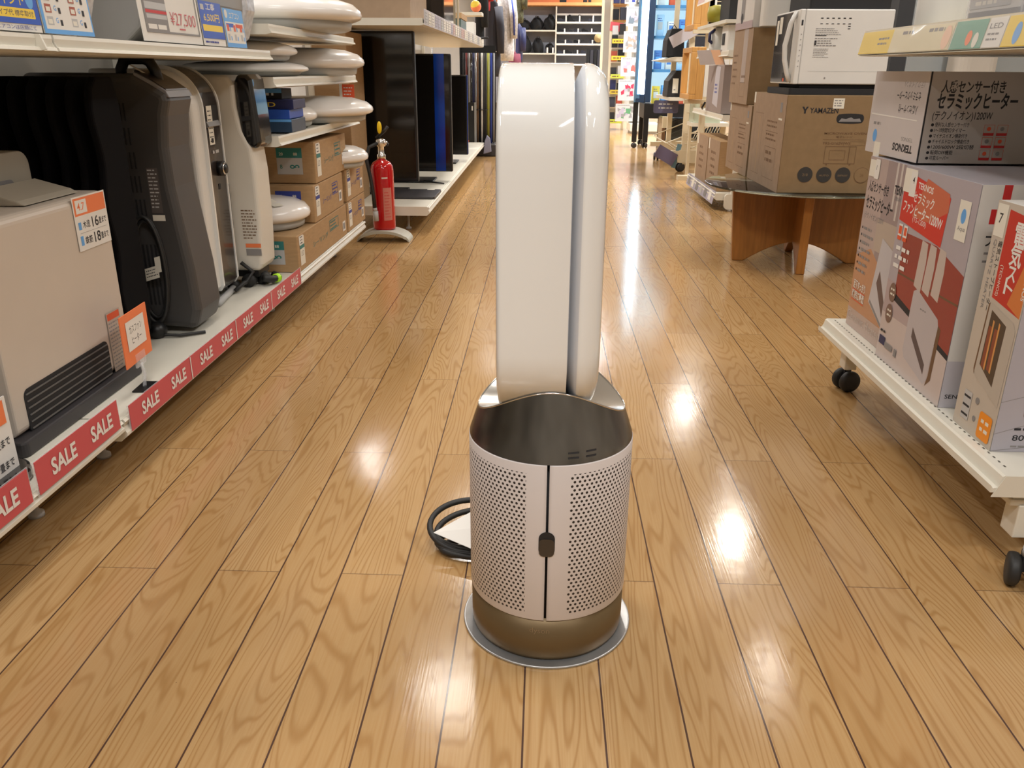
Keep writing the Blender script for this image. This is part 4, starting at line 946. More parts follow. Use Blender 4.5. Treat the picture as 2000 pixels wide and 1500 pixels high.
# D : large carton lying on top
t = carton_('heater_carton', 'wide pale sensor ceramic heater carton lying on top of the two heater cartons', .762, 1.14, 1.768, 2.055, .5905, .766, boxw)
W, H = .287, .1755
a = Art((0, W, 0), (0, -1, 0), (0, 0, 1)); a.rect(0, 0, W, H, mat('carton_lid', (.60, .56, .56), .4))
a.text('セラミックヒーター', W * .90, .135, .014, inkk, W * .42, .02, rot=PI); a.text('人感センサー付', W * .88, .108, .013, inkk, W * .34, .02, rot=PI); a.text('(テクノイオン)', W * .93, .155, .010, inkg, W * .34, 0, rot=PI)
a.text('TEKNOS', W * .90, .030, .015, inkk, W * .36, .04, rot=PI); a.text('TEKNOS', W * .88, .045, .008, inkg, W * .2, 0, rot=PI); a.disc(W * .16, .038, .012, sky, .014); a.lines(W * .10, .062, W * .26, 1, .01, .006, inkg, 3)
a.poly([(W * .03, .083), (W * .9, .080), (W * .9, .082), (W * .03, .086)], whitem); a.build('flap_printing', t)
a = Art((0, 0, 0), (1, 0, 0), (0, 0, 1)); a.rect(0, 0, .378, H, mat('carton_face', (.50, .46, .43), .4)); a.rect(0, 0, .003, H, inkk)
a.text('人感センサー付き', .024, .138, .018, inkk, .125, .02); a.text('セラミックヒーター', .020, .108, .024, inkk, .158, .03); a.text('(テクノイオン)1200W', .016, .086, .014, inkk, .118, .01)
for i, s_ in enumerate(('便利な人感センサー付き', '1〜7時間切タイマー', 'マイナスイオン機能付き', 'チャイルドロック機能付き', '1200/600W 2段切替', '転倒OFF機能', '可変ルーバー')):
    a.disc(.019, .075 - i * .0108, .003, inkk); a.text(s_, .024, .072 - i * .0108, .0068, inkk, .004 + .0058 * len(s_), .004)
for i in range(3):
    for j in range(2): x = .122 + j * .026; z = .058 - i * .024; a.frame(x, z, x + .021, z + .018, .0006, redo); a.rect(x, z - .003, x + .021, z + .002, red); a.disc(x + .010, z + .010, .004, redo if (i + j) % 2 == 0 else inkg)
a.build('front_printing', t)
g = G(); g.box(-.0008, 0, .20, .235, -.02, .025, tagp); g.build('price_sticker', t)
# things on the rack's upper shelf
for (lb, x0, x1, y0, y1, h_, m_) in (('lilac and red wrapped product carton at the right end of the upper rack shelf', .735, .95, 1.20, 1.40, .14, mat('carton_purple', (.30, .22, .36), .3)), ('white and grey wrapped product carton in the middle of the upper rack shelf', .735, .95, 1.43, 1.60, .14, boxw)):
    t = carton_('wrapped_carton', lb, x0, x1, y0, y1, .8155, .8155 + h_, m_); W = y1 - y0
    a = Art((0, W, 0), (0, -1, 0), (0, 0, 1)); a.rect(0, 0, W, .045, inkg); a.rect(0, .05, W * .8, .10, red if m_ is not boxw else lgrey); a.lines(.02, .075, W * .7, 2, .02, .006, tagp, 4); a.build('printing', t)
    g = G(); g.box(-.004, x1 - x0 + .004, -.004, W + .004, 0, h_ + .004, film); g.build('clear_wrap', t, .004)
t = thing('white_canister', 'white rounded canister at the far end of the upper rack shelf', 'canister', (.80, 1.86, .8155))
g = G(); g.lathe([(.040, 0), (.046, .01), (.046, .15), (.040, .165)], white, n=32, sc=(1, 1.3)); g.build('body', t)
g = G(); g.lathe([(.020, .165), (.020, .18), (.012, .184)], lgrey, n=20); g.build('cap', t)

# ================================================================== GLASS TABLE WITH CARTONS
t = thing('glass_table', 'round glass table on crossed honey wood boards, carrying the microwave cartons', 'table', (1.085, 3.56, 0))
g = G(); g.lathe([(.395, .3215), (.400, .3225), (.402, .326), (.400, .3295), (.395, .3305)], glassg, n=96); g.build('glass_top', t)
def wing(ang):
    g = G(); pts = [(-.285, .318), (-.262, 0), (-.215, 0)]
    for i in range(1, 12): u_ = i / 12; pts.append((-.215 + .43 * u_, .085 * math.sin(PI * u_)))
    pts += [(.215, 0), (.262, 0), (.285, .318)]
    g.prism(pts, -.017, .017, woodt, 'y'); o = g.build('crossed_board', t, .004); o.rotation_euler[2] = ang; return o
wing(math.radians(-4)); wing(math.radians(-100))
t = thing('power_plug', 'grey extension lead hanging behind the glass table legs', 'cord', (1.40, 3.60, 0))
g = G(); g.tube([(0, 0, .32), (-.005, 0, .2), (-.01, 0, .17)], .005, lgrey); g.box(-.022, .002, -.01, .012, .12, .17, lgrey); g.box(-.025, .004, -.01, .012, .08, .115, lgrey); g.tube([(-.012, 0, .08), (-.03, -.03, .02), (-.08, -.05, .006), (-.10, .03, .006), (-.02, .06, .006), (.05, 0, .006)], .006, lgrey); g.build('lead', t)
TZ = .331
t = carton_('microwave_carton', 'large kraft microwave carton with oval hand hole on the glass table', .892, 1.31, 3.24, 3.74, TZ, .6845, kraft, 'kraft cartons on the glass table')
W = .50; H = .3535
a = Art((0, 0, 0), (1, 0, 0), (0, 0, 1)); Wf = .418
q_ = lambda x, z: (.057 + x, H - .040 + z)
a.poly([q_(0, 0), q_(.007, 0), q_(.0118, -.009), q_(.0166, 0), q_(.0236, 0), q_(.0150, -.014), q_(.0150, -.024), q_(.0086, -.024), q_(.0086, -.014)], inkk)
a.text('YAMAZEN', .086, H - .062, .019, inkk, .104, .02); a.rect(.168, H - .046, .208, H - .010, tagp); a.lines(.172, H - .020, .205, 3, .009, .004, inkg, 3)
a.poly([(.237 + max(-.034, min(.034, .06 * math.cos(2 * PI * i / 32))) + .016 * math.cos(2 * PI * i / 32), H - .081 + .018 * math.sin(2 * PI * i / 32)) for i in range(32)], blackm); a.poly([(.196, H - .092), (.278, H - .092), (.272, H - .080), (.25, H - .082), (.24, H - .076), (.222, H - .082), (.205, H - .080)], inkg)
a.text('MICROWAVE OVEN', .150, H - .137, .008, inkb, .155, .01); a.text('電子レンジ', .195, H - .149, .006, inkb, .06, 0); a.rect(.148, H - .156, .30, H - .1552, inkb); a.text('YRS-G162V(W)', .148, H - .173, .009, inkb, .100, .01); a.frame(.25, H - .176, .305, H - .162, .0008, inkb)
a.frame(.160, H - .243, .276, H - .180, .0013, inkb); a.frame(.178, H - .229, .236, H - .194, .001, inkb); a.rect(.250, H - .243, .252, H - .180, inkb); a.rect(.170, H - .248, .175, H - .243, inkb); a.rect(.256, H - .248, .261, H - .243, inkb)
for i in range(4):
    x = .098 + i * .0705
    if i < 3: a.disc(x, H - .284, .0285, mat('ink_charcoal', (.035, .032, .03), .6))
    else:
        a.disc(x, H - .284, .0285, inkb); a.disc(x, H - .284, .0270, kraft)
    a.text(('210', 'AUTO', 'DEFROST', '26')[i], x, H - .289, .010 if i in (0, 3) else .006, (kraft if i < 3 else inkb), None if i in (0, 3) else .036, 0, 'C')
a.build('front_printing', t)
a = Art((0, W, 0), (0, -1, 0), (0, 0, 1)); a.rect(0, 0, W, H, cardp)  # same board as the front; brighter light on this side is painted in
def side_print(a, W, H):
    a.frame(W * .10, H * .10, W * .36, H * .78, .0015, inkb); a.rect(W * .25, H * .13, W * .27, H * .74, mat('kraft_line', (.40, .26, .14), .7)); a.lines(W * .50, H * .70, W * .82, 2, H * .05, H * .02, inkb, 3); a.rect(W * .48, H * .60, W * .84, H * .605, inkb); a.lines(W * .50, H * .56, W * .82, 2, H * .05, H * .02, inkb, 5)
    a.frame(W * .50, H * .10, W * .84, H * .44, .0015, inkb); a.lines(W * .54, H * .36, W * .8, 2, H * .08, H * .035, inkb, 6); a.rect(W * .84, H * .82, W * .90, H * .92, inkg); a.rect(W * .82, H * .74, W * .92, H * .76, tagp); a.rect(0, H * .88, W * .05, H, tagp)
side_print(a, W, H); a.build('side_printing', t)
t = carton_('microwave_carton', 'kraft carton behind the oval hand hole carton on the glass table', .890, 1.28, 3.76, 4.19, TZ, .628, kraft, 'kraft cartons on the glass table')
a = Art((0, .43, 0), (0, -1, 0), (0, 0, 1)); a.rect(0, 0, .43, .297, cardp); side_print(a, .43, .297); a.build('side_printing', t)
t = carton_('microwave_carton', 'kraft carton with clear tape on top of the rear glass table carton', .882, 1.02, 3.84, 4.21, .6285, .940, kraft, 'kraft cartons on the glass table')
a = Art((0, .37, 0), (0, -1, 0), (0, 0, 1)); a.rect(0, 0, .37, .3115, cardp); a.rect(.20, .09, .28, .3115, mat('tape', (.50, .42, .37), .2)); a.frame(.2, .03, .3, .09, .0015, inkb); a.lines(.03, .2, .12, 5, .03, .008, inkb, 4); a.lines(.22, .11, .3, 1, .02, .01, inkb, 4); a.build('side_printing', t)
t = carton_('appliance_carton', 'white and lilac printed appliance carton on the taped kraft carton', .878, 1.02, 3.86, 4.20, .9405, 1.12, boxw)
a = Art((0, .34, 0), (0, -1, 0), (0, 0, 1)); a.rect(0, 0, .34, .03, mat('carton_rose', (.46, .36, .38), .4)); a.rect(.10, .04, .17, .18, inkg); a.disc(.13, .045, .022, inkk); a.build('side_printing', t)
t = thing('white_appliance', 'white smooth appliance beside the microwave, on the taped carton', 'appliance', (.96, 3.80, .942)); 
g = G(); g.rbox(-.065, .05, -.05, .03, -.0, .14, white, .02, 4, 'z'); g.build('body', t)
# microwave on the kraft carton
t = thing('microwave_oven', 'white microwave oven with dark glass door and curved handle on the kraft carton', 'microwave', (.915, 3.28, .6855))
g = G(); g.rbox(-.01, .33, .0, .33, .0, .022, blackm, .01, 3, 'z'); g.build('foot_tray', t)
g = G(); g.box(.018, .335, 0, .33, .036, .290, white); g.box(.03, .32, .02, .31, .022, .037, blackm); g.build('cabinet', t, .004)
g = G(); g.box(0, .018, 0, .33, .036, .290, white); d_ = g.build('door', t, .003)
a = Art((0, .33, .036), (0, -1, 0), (0, 0, 1)); a.rect(.006, .006, .255, .248, blackg); a.rect(.02, .14, .05, .23, tagp); a.rect(.06, .18, .10, .24, tagp); a.rect(.17, .01, .22, .04, black); a.rect(.18, .008, .20, .02, redo); a.build('door_glass', d_)
g = G(); g.tube([(-.002, .045, .285), (-.018, .050, .245), (-.030, .055, .17), (-.026, .052, .12), (-.012, .046, .07), (-.002, .042, .045)], .009, white, 10); g.build('door_handle', d_)
a = Art((.018, 0, .036), (1, 0, 0), (0, 0, 1))
for i in range(6): a.rect(.055 + i * .020, .222, .064 + i * .020, .2255, inkk); a.rect(.055 + i * .020, .204, .064 + i * .020, .2065, inkk)
for i in range(2): a.rect(.155, .196 - i * .008, .164, .1985 - i * .008, inkk)
a.rect(-.012, .20, -.006, .218, inkk); a.lines(.042, .188, .14, 4, .0065, .0022, inkg, 2); a.rect(.042, .165, .082, .167, inkk); a.lines(.042, .155, .13, 4, .008, .003, inkg, 3); a.lines(.042, .120, .10, 6, .0055, .0018, inkg, 4); a.lines(.042, .142, .05, 2, .008, .007, inkk, 4)
for i in range(7): a.disc(-.008, .17 - i * .018, .0018, inkg)
a.rect(.03, .045, .30, .0456, lgrey); a.rect(.0, 0, .0008, .254, lgrey); a.disc(.095, .022, .003, inkg); a.build('rating_print', t)
t = thing('microwave_oven', 'black appliance underside resting on top of the white microwave', 'microwave', (.95, 3.30, .976))
g = G(); g.rbox(0, .29, 0, .28, 0, .27, blackm, .01, 3, 'z'); g.build('body', t)
t = thing('refrigerator', 'tall pale blue grey refrigerator with a dark side strip behind the microwave', 'refrigerator', (1.80, 4.5, 0))
g = G(); g.box(.002, .62, 0, .6, .02, 1.7, mat('fridge_blue_grey', (.42, .46, .48), .35)); g.box(.002, .60, .02, .58, 0, .02, black); g.build('body', t, .006)
g = G(); g.box(-.075, .0, .0, .55, .0, 1.7, mat('slate_strip', (.05, .055, .065), .5)); g.build('side_strip', t)
t = thing('storage_heater', 'cream rounded tall cabinet beside the pale refrigerator on the right', 'cabinet', (1.98, 4.30, 0))
g = G(); g.rbox(0, .19, 0, .18, .02, 1.6, mat('cabinet_cream', (.66, .62, .56), .4), .05, 5, 'z'); g.box(.03, .16, .03, .15, 0, .02, black); g.build('body', t)

# ================================================================== SECOND RIGHT GONDOLA
t = bay('white shelving with two kraft cartons on its base, behind the glass table', 4.93, 5.93, [(.505, .535), (.845, .875)], (.072, .10), .50, 1.0, 1.5, sgn=1, feet=False)
g = G()
for y in (-.52, ): g.rbox(.055, .24, y - .012, y + .012, .0115, .10, shelfw, .02, 4, 'y'); g.cyl((.09, y, 0), (.09, y, .012), .012, lgrey, 10); g.cyl((.21, y, 0), (.21, y, .012), .012, lgrey, 10)
g.box(.09, .115, -.53, -.505, .10, .52, shelfw); g.build('side_frame', t)
for i, (y0, y1) in enumerate(((5.37, 5.74), (5.0, 5.35))):
    q = carton_('fan_carton', ('kraft carton at the far end of the base shelf behind the glass table', 'kraft carton at the near end of the base shelf behind the glass table')[i], 1.022, 1.16 if i == 0 else 1.28, y0, y1, .101, .385, card, 'kraft cartons on the second right shelving')
    W = y1 - y0; a = Art((0, W, 0), (0, -1, 0), (0, 0, 1)); a.rect(0, 0, W, .284, cardp); a.lines(.1, .2, .25, 4, .04, .015, inkb, i); a.rect(.01, .22, .04, .284, tagp); a.build('side_printing', q)  # aisle face painted paler than its carton to look better lit
q = thing('price_rail_cards', 'lilac price cards drooping from the base shelf behind the glass table', 'label', (.992, 4.95, .035), ry=math.radians(12))
g = G(); g.box(0, .002, 0, .95, 0, .075, mat('rail_lilac', (.42, .40, .50), .5)); g.build('card_strip', q)
for i in range(6):
    a = Art((-.0008, .95, 0), (0, -1, 0), (0, 0, 1)); a.rect(.05 + i * .15, .01, .13 + i * .15, .07, (inkg, tagp, inkg, lgrey, inkg, whitem)[i]); a.build('price_card', q)
q = carton_('appliance_carton', 'taupe carton with a long white paper taped on, on the middle shelf', 1.01, 1.30, 5.02, 5.50, .5355, .80, taupe)
a = Art((0, .48, 0), (0, -1, 0), (0, 0, 1)); a.poly([(.20, .05), (.36, .03), (.38, .255), (.25, .26)], paper_p); a.lines(.25, .15, .33, 3, .02, .010, inkn, 3); a.build('paper_sheet', q)
g = G(); g.tube([(-.02, .40, .05), (-.03, .43, .02), (-.02, .47, .01)], .006, black); g.build('cable', q)
q = thing('coffee_maker', 'white and black coffee maker on the shelf behind the glass table, nearer one', 'coffee maker', (1.06, 5.10, .8755), group=None)
g = G(); g.rbox(-.05, .09, -.09, .09, 0, .13, white, .015, 3, 'z'); g.build('body', q)
g = G(); g.box(-.053, -.0505, -.02, .05, .03, .09, blackm); g.build('window', q)
q = thing('coffee_maker', 'smaller white kettle with dark body beside the coffee maker', 'kettle', (1.04, 5.42, .8755))
g = G(); g.lathe([(.05, 0), (.055, .02), (.05, .10), (.035, .13), (.012, .14)], white, n=24); g.build('body', q); g = G(); g.tube([(-.03, -.02, .04), (-.06, -.03, .06), (-.06, -.03, .10), (-.03, -.02, .12)], .010, navy); g.build('handle', q)
q.name = 'kettle'
q = thing('rail_sleeve', 'clear sleeve of folded price papers sticking out of the upper shelf rail', 'label', (.985, 5.25, .83), rz=.35, ry=-.35)
g = G(); g.box(-.002, 0, -.12, .16, -.03, .055, paper_p); g.add([(-.003, -.12, -.03), (-.003, -.02, -.03), (-.003, .0, .055), (-.003, -.10, .055)], [(0, 3, 2, 1)], mat('card_pink', (.85, .55, .38), .4)); g.build('sleeve', q)
q = thing('lidded_pan', 'olive yellow round pan hanging above the coffee makers', 'pan', (1.03, 5.45, .8755 + .16))
g = G(); g.lathe([(.02, 0), (.06, .01), (.065, .05), (.06, .09), (.02, .10)], mat('olive_yellow', (.30, .27, .02), .5), n=28); g.build('body', q)
g = G(); g.box(-.05, .30, -.5, .40, -.022, -.004, shelfw); q2 = g.build('wall_shelf'); q2.location = (1.03, 5.45, .8755 + .16); tag(q2, 'short white shelf board carrying the olive yellow pan', 'shelf')
q = carton_('appliance_carton', 'dark framed black carton beside the olive pan on the upper board', 1.02, 1.16, 5.08, 5.34, 1.0355, 1.16, blackm)
q = thing('shelf_price_banner', 'white price banner board above the olive pan', 'sign', (.985, 5.6, 1.16), ry=.2)
g = G(); g.box(-.003, 0, -.25, .35, 0, .16, whitem); g.box(-.004, -.0032, .1, .34, .01, .15, mat('rail_rose', (.6, .4, .36), .5)); g.build('board', q)

# ================================================================== WIRE RACK, SHOWCASE AND FAR END
rk = thing('wire_rack', 'cream wheeled wire mesh rack with basket and hanging goods beyond the cartons', 'display rack', (1.13, 7.40, 0))
cream = mat('cream_post', (.66, .58, .42), .5)
for i, y in enumerate((-.45, .45)):
    g = G(); g.box(-.02, .02, y - .02, y + .02, .06, 1.75, cream); g.build('post', rk)
    g = G(); g.rbox(-.05, .42, y - .025, y + .025, .07, .17, cream, .02, 3, 'y'); g.box(-.16, .42, y - .018, y + .018, .125, .165, cream); g.build('leg', rk)
    castor(rk, -.10 if i else -.02, y, .035, .4 + i)
g = G()
for k in range(9): g.cyl((.10 + k * .05, -.47, .20), (.10 + k * .05, -.47, 1.7), .0028, cream, 6)
for k in range(19): g.cyl((0, -.47, .22 + k * .08), (.5, -.47, .22 + k * .08), .0028, cream, 6)
g.build('wire_mesh', rk)
g = G(); g.prism([(-.20, .85), (-.10, .835), (.25, .845), (.25, .87), (-.12, .87)], -.44, .44, shelfw, 'y'); g.build('shelf', rk)
g = G(); g.box(-.14, .26, -.44, .44, .545, .57, shelfw); g.build('shelf', rk)
g = G()
P_ = [(-.14, -.42, .22), (-.14, .42, .22), (.30, .42, .40), (.30, -.42, .40)]
for z in (0, -.06): g.tube([(p[0] + .15 * (z < 0), p[1], p[2] + z) for p in P_], .005, cream, 6, True)
for k in range(9): y = -.42 + k * .105; g.tube([(-.14, y, .225), (-.06, y, .17), (.22, y, .20), (.30, y, .40)], .0028, cream, 6)
g.build('basket', rk)
for (lb, x, y, z0, h_, w_, m_, nm, cat_) in (
    ('black cased bag standing on the wire rack shelf', -.10, -.15, .8705, .21, .14, blackc, 'bag', 'bag'),
    ('second black bag on the wire rack shelf, by the frame', .10, -.05, .8705, .19, .12, chars, 'bag', 'bag'),
    ('wide black bag at the back of the wire rack shelf', .27, .10, .8705, .30, .16, blackc, 'bag', 'bag'),
    ('black folded cover at the right end of the lower wire rack shelf', .21, .20, .5705, .22, .10, blackc, 'bag', 'bag'),
    ('black boxed item with two white tags on the lower wire rack shelf', -.02, -.20, .5705, .20, .26, blackm, 'tool_box', 'box')):
    q = thing(nm, lb, cat_, (1.13 + x, 7.40 + y, z0))
    g = G(); g.prism([(-w_ / 2, 0), (w_ / 2, 0), (w_ / 2 * .95, h_ * .8), (w_ / 2 * .6, h_), (-w_ / 2 * .5, h_), (-w_ / 2 * .95, h_ * .6)], -.14, .14, m_, 'y'); g.build('body', q, .008)
    if nm == 'bag': g = G(); g.tube([(-.03, -.05, h_ * .97), (-.01, -.05, h_ + .03), (.02, -.05, h_ * .97)], .004, black); g.build('handle', q)
    else:
        for k in range(2): a = Art((-.09 + k * .075, -.142, .03), (1, 0, 0), (0, 0, 1)); a.rect(0, 0, .045, .11, tagp); a.lines(.01, .02, .035, 1, .02, .01, inkg, 4); a.build('tag', q)
q = thing('label_plate', 'slate blue hanging label plate at the front of the wire rack shelf', 'sign', (.985, 7.10, .50)); g = G(); g.rbox(-.10, .10, -.002, .002, -.055, .045, mat('slate_label', (.10, .10, .18), .4), .015, 3, 'y'); g.build('plate', q)
a = Art((-.08, -.0022, -.04), (1, 0, 0), (0, 0, 1)); a.lines(.02, .05, .14, 2, .03, .01, lgrey, 3); a.build('print', q)
q = thing('label_plate', 'clear sleeve tag slung across the upper wire rack post', 'sign', (1.06, 6.90, 1.02), ry=-.5); g = G(); g.box(-.11, .10, -.002, .002, -.04, .045, paper_p); g.build('plate', q)
q = thing('label_plate', 'purple grey sign plate tilted beside the wire rack castor', 'sign', (1.0, 6.92, .105), ry=.5); g = G(); g.box(-.11, .06, -.003, .003, -.035, .065, mat('slate_label2', (.12, .10, .17), .4)); g.build('plate', q)
q = thing('blue_stick', 'flat pale blue board leaning at the wire rack foot', 'board', (1.055, 6.94, .03), ry=.22); g = G(); g.box(-.02, .015, -.006, .006, 0, .19, mat('board_blue', (.13, .25, .32), .5)); g.build('board', q)
g = G(); g.prism([(-.13, 0), (.12, 0), (.13, .36), (.05, .42), (-.08, .42)], -.06, .06, blackc, 'y'); q = thing('garment_bag', 'tall black garment cover hanging high on the wire rack', 'bag', (1.27, 7.30, 1.16)); g.build('cover', q, .01)
g = G(); g.tube([(0, 0, .42), (0, 0, .50), (-.14, .0, .50)], .005, chrome); g.build('hook', q)
# wooden frames
for (lb, y, z0, z1, x0) in (('pine framed white panel, the upper one beside the wire rack post', 6.40, 1.045, 1.75, 1.045), ('pine framed white panel, the lower one on the wire rack side', 6.30, .575, .925, 1.03)):
    q = thing('wooden_frame', lb, 'frame', (x0, y, z0)); h_ = z1 - z0
    g = G()
    for b_ in ((0, .045, 0, .42, 0, .035), (0, .045, 0, .42, h_ - .035, h_), (0, .045, 0, .045, .035, h_ - .035), (0, .045, .375, .42, .035, h_ - .035)): g.box(*b_, woodf)
    g.box(.045, .10, 0, .02, 0, h_, woodf); g.build('frame', q, .003)
    g = G(); g.box(.101, .15, -.0, .012, .02, h_ - .01, whitem); g.build('panel', q)
q = thing('frame_stand', 'thin wooden rail stand holding the pine frames', 'stand', (1.16, 6.36, 0))
g = G(); g.box(-.02, .02, .04, .08, 0, 1.75, cream); g.box(-.15, .02, .0, .04, .545, .572, cream); g.box(-.12, .02, .0, .04, 1.015, 1.04, cream); g.box(-.15, .15, .02, .10, 0, .03, cream); g.build('rail', q)
q = thing('storage_case', 'pale green translucent case on the shelf beyond the taupe carton', 'case', (1.22, 6.72, .40)); g = G(); g.rbox(-.09, .12, -.1, .1, .0, .17, palegrn, .02, 3, 'z'); g.build('case', q)
g = G(); g.box(1.12, 1.40, 6.60, 6.84, .372, .399, shelfw); g.box(1.36, 1.40, 6.70, 6.74, 0, .372, cream); g.box(1.12, 1.14, 6.70, 6.74, 0, .372, cream); q = g.build('side_shelf'); tag(q, 'small white shelf board carrying the pale green case', 'shelf')
q = thing('cabinet', 'low black cabinet with a pale top corner behind the wire rack', 'cabinet', (1.30, 8.35, 0)); g = G(); g.box(-.18, .35, -.25, .25, 0.02, .36, blackg); g.box(-.16, .33, -.23, .23, 0, .02, black); g.build('body', q, .01); g = G(); g.box(-.20, -.16, -.27, -.24, .27, .37, cream); g.box(-.20, -.17, -.27, -.24, 0, .27, inkb); g.build('corner_post', q)

# lit glass showcase
s = thing('glass_showcase', 'tall lit glass showcase with navy frame and glowing blue white tube, on black legs', 'showcase', (1.20, 9.15, 0))
for (x, y) in ((-.13, 0), (.46, 0), (.46, .42), (-.13, .42)):
    g = G(); g.box(x - .028, x + .028, y - .02, y + .02, .46 if y == 0 and x < 0 else .44, 2.05, navyf); g.build('frame_post', s)
    g = G(); g.box(x - .026, x + .026, y - .024, y + .024, .055, .45, black); g.build('leg', s)
    castor(s, x, y, .026, 1.0)
g = G(); g.box(-.27, -.215, -.012, .012, .46, 2.05, mat('tube_housing', (.10, .20, .32), .3)); g.box(-.215, -.160, -.012, .012, .46, 2.05, navyf); g.box(-.25, -.21, -.03, -.012, .46, .50, navyf); tb = g.build('tube_housing', s)
g = G(); g.box(-.205, -.168, -.020, -.0125, .54, 2.04, ledwhite); g.build('lamp_tube', tb); g = G(); g.box(-.240, -.2055, -.018, -.0125, .54, 2.04, ledblue); g.build('lamp_tube', tb)
g = G(); g.box(-.27, -.22, -.014, .014, .06, .46, black); g.build('leg', s)
castor(s, -.245, 0, .026, .2)
g = G(); g.box(-.10, .50, .40, .415, .46, 2.0, litback); g.build('lit_back', s)
g = G(); g.box(-.16, .49, -.03, .45, .30, .445, black); g.build('plinth', s)
for z in (.755, 1.075, 1.36): g = G(); g.box(-.10, .47, 0.03, .39, z, z + .028, mat('glass_shelf_blue', (.04, .16, .32), .2)); g.build('shelf', s)
g = G(); g.box(-.10, .43, -.004, .0, .46, 2.0, glass); g.build('glass_door', s)
area('showcase_lamp', 1.37, 9.17, 1.98, .5, .15, 4, COOL)
sl_ = area('showcase_lamp', 1.37, 9.155, 1.1, .5, 1.3, 3.5, COOL); sl_.rotation_euler = (math.radians(90), 0, 0)
rr = random.Random(11); prods = []
pal = [('white', whitem), ('pale blue', mat('prod_pale_blue', (.40, .62, .85), .4)), ('blue', mat('prod_blue', (.06, .20, .55), .4)), ('grey', lgrey), ('sky blue', sky), ('yellow', yellow), ('red', redo)]
lv = [('bottom', .4455), ('second', .7835), ('third', 1.1035), ('top', 1.3885)]
proto_cols = {'bottom': [5, 4, 0, 6, 3], 'second': [2, 0, 1, 4], 'third': [1, 0, 2, 0], 'top': [0, 6, 1, 0]}
for ln_, z in lv:
    for i, ci in enumerate(proto_cols[ln_]):
        cn, m_ = pal[ci]; x = 1.17 + i * (.47 / len(proto_cols[ln_])); h_ = rr.uniform(.13, .22)
        q = thing('product_pack', f'{cn} product pack on the {ln_} shelf of the lit showcase, {("first", "second", "third", "fourth", "fifth")[i]} from the left', 'package', (x, 9.30, z + .0005), group='packs in the lit showcase')
        g = G(); g.rbox(-.04, .04, -.03, .03, 0, h_, m_, .012, 3, 'z'); g.build('pack', q)
        a = Art((-.035, -.031, .01), (1, 0, 0), (0, 0, 1)); a.rect(.01, h_ * .25, .06, h_ * .6, pal[(ci + 2) % 7][1]); a.lines(.01, h_ * .75, .06, 2, .02, .006, inkn, i); a.build('label', q)
# white gondola with packaged goods left of the showcase
gd = thing('white_gondola', 'white low based gondola of hanging packages left of the lit showcase', 'shelving unit', (1.16, 11.6, 0))
g = G(); g.box(-.04, .34, -.35, .2, .03, .12, shelfw); g.box(-.02, .32, -.33, .18, 0, .03, lgrey); g.build('base', gd); g = G(); g.box(-.03, -.01, -.01, .01, .12, 1.9, shelfw); g.box(.20, .22, -.01, .01, .12, 1.9, shelfw); g.build('frame', gd); g = G(); g.box(-.04, .24, .011, .02, .12, 1.9, whitem); g.build('panel', gd)
dull = mat('sleeve_grey_white', (.50, .50, .53), .5)
cols_ = [(dull, mat('photo_slate', (.14, .18, .22), .5)), (dull, mat('photo_tan', (.45, .30, .24), .5)), (dull, mat('photo_coral', (.60, .12, .10), .5)), (dull, mat('photo_crimson', (.45, .03, .08), .5)), (lgrey, mat('photo_grass', (.10, .28, .14), .5))]
PK = [(1.30, 1.53, 0, 'grey landscape', 0), (.99, 1.24, 0, 'tan figure', 1), (.70, .93, 0, 'coral figure', 2), (.40, .66, 0, 'crimson spot', 3), (.14, .36, 0, 'green patch', 4)]
for k, (z0, z1, _, nm, ci) in enumerate(PK):
    q = thing('hanging_package', f'white poster-like package with a {nm} print, {("topmost", "second from top", "third from top", "fourth from top", "lowest")[k]} left of the showcase', 'package', (1.02 - .02 * k, 11.55, z0), group='hanging packages left of the showcase')
    g = G(); g.box(0, .33, -.02, .0, 0, z1 - z0, cols_[ci][0]); g.build('sleeve', q); h_ = z1 - z0
    a = Art((0, -.0205, 0), (1, 0, 0), (0, 0, 1)); rr = random.Random(k)
    for j in range(22):
        x = rr.uniform(.02, .25); z = rr.uniform(.03, h_ * .6); a.poly([(x, z), (x + rr.uniform(.02, .07), z + rr.uniform(-.01, .02)), (x + rr.uniform(.02, .06), z + rr.uniform(.02, h_ * .3)), (x + rr.uniform(-.01, .01), z + rr.uniform(.02, h_ * .3))], rr.choice([cols_[ci][1], cols_[ci][1], lgrey, mat('photo_lilac2', (.40, .36, .46), .5), inkg]))
    a.lines(.02, h_ - .02, .2, 1, .01, .006, inkg, k); a.build('print', q)
for k in range(7):
    x = 1.02 + (k % 4) * .08; z = 1.56 + (k // 4) * .12
    q = thing('hanging_package', f'small hanging pack in the {("lower", "upper")[k // 4]} top row left of the showcase, {("first", "second", "third", "fourth")[k % 4]} from the left', 'package', (x, 11.54, z), group='small packs above the posters')
    g = G(); g.box(-.03, .03, -.02, 0, 0, .10, [lgrey, whitem, chars, tagp][k % 4]); g.box(-.02, .02, -.022, -.0205, .02, .07, [inkg, inkn, lgrey, inkb][k % 4]); g.build('pack', q)
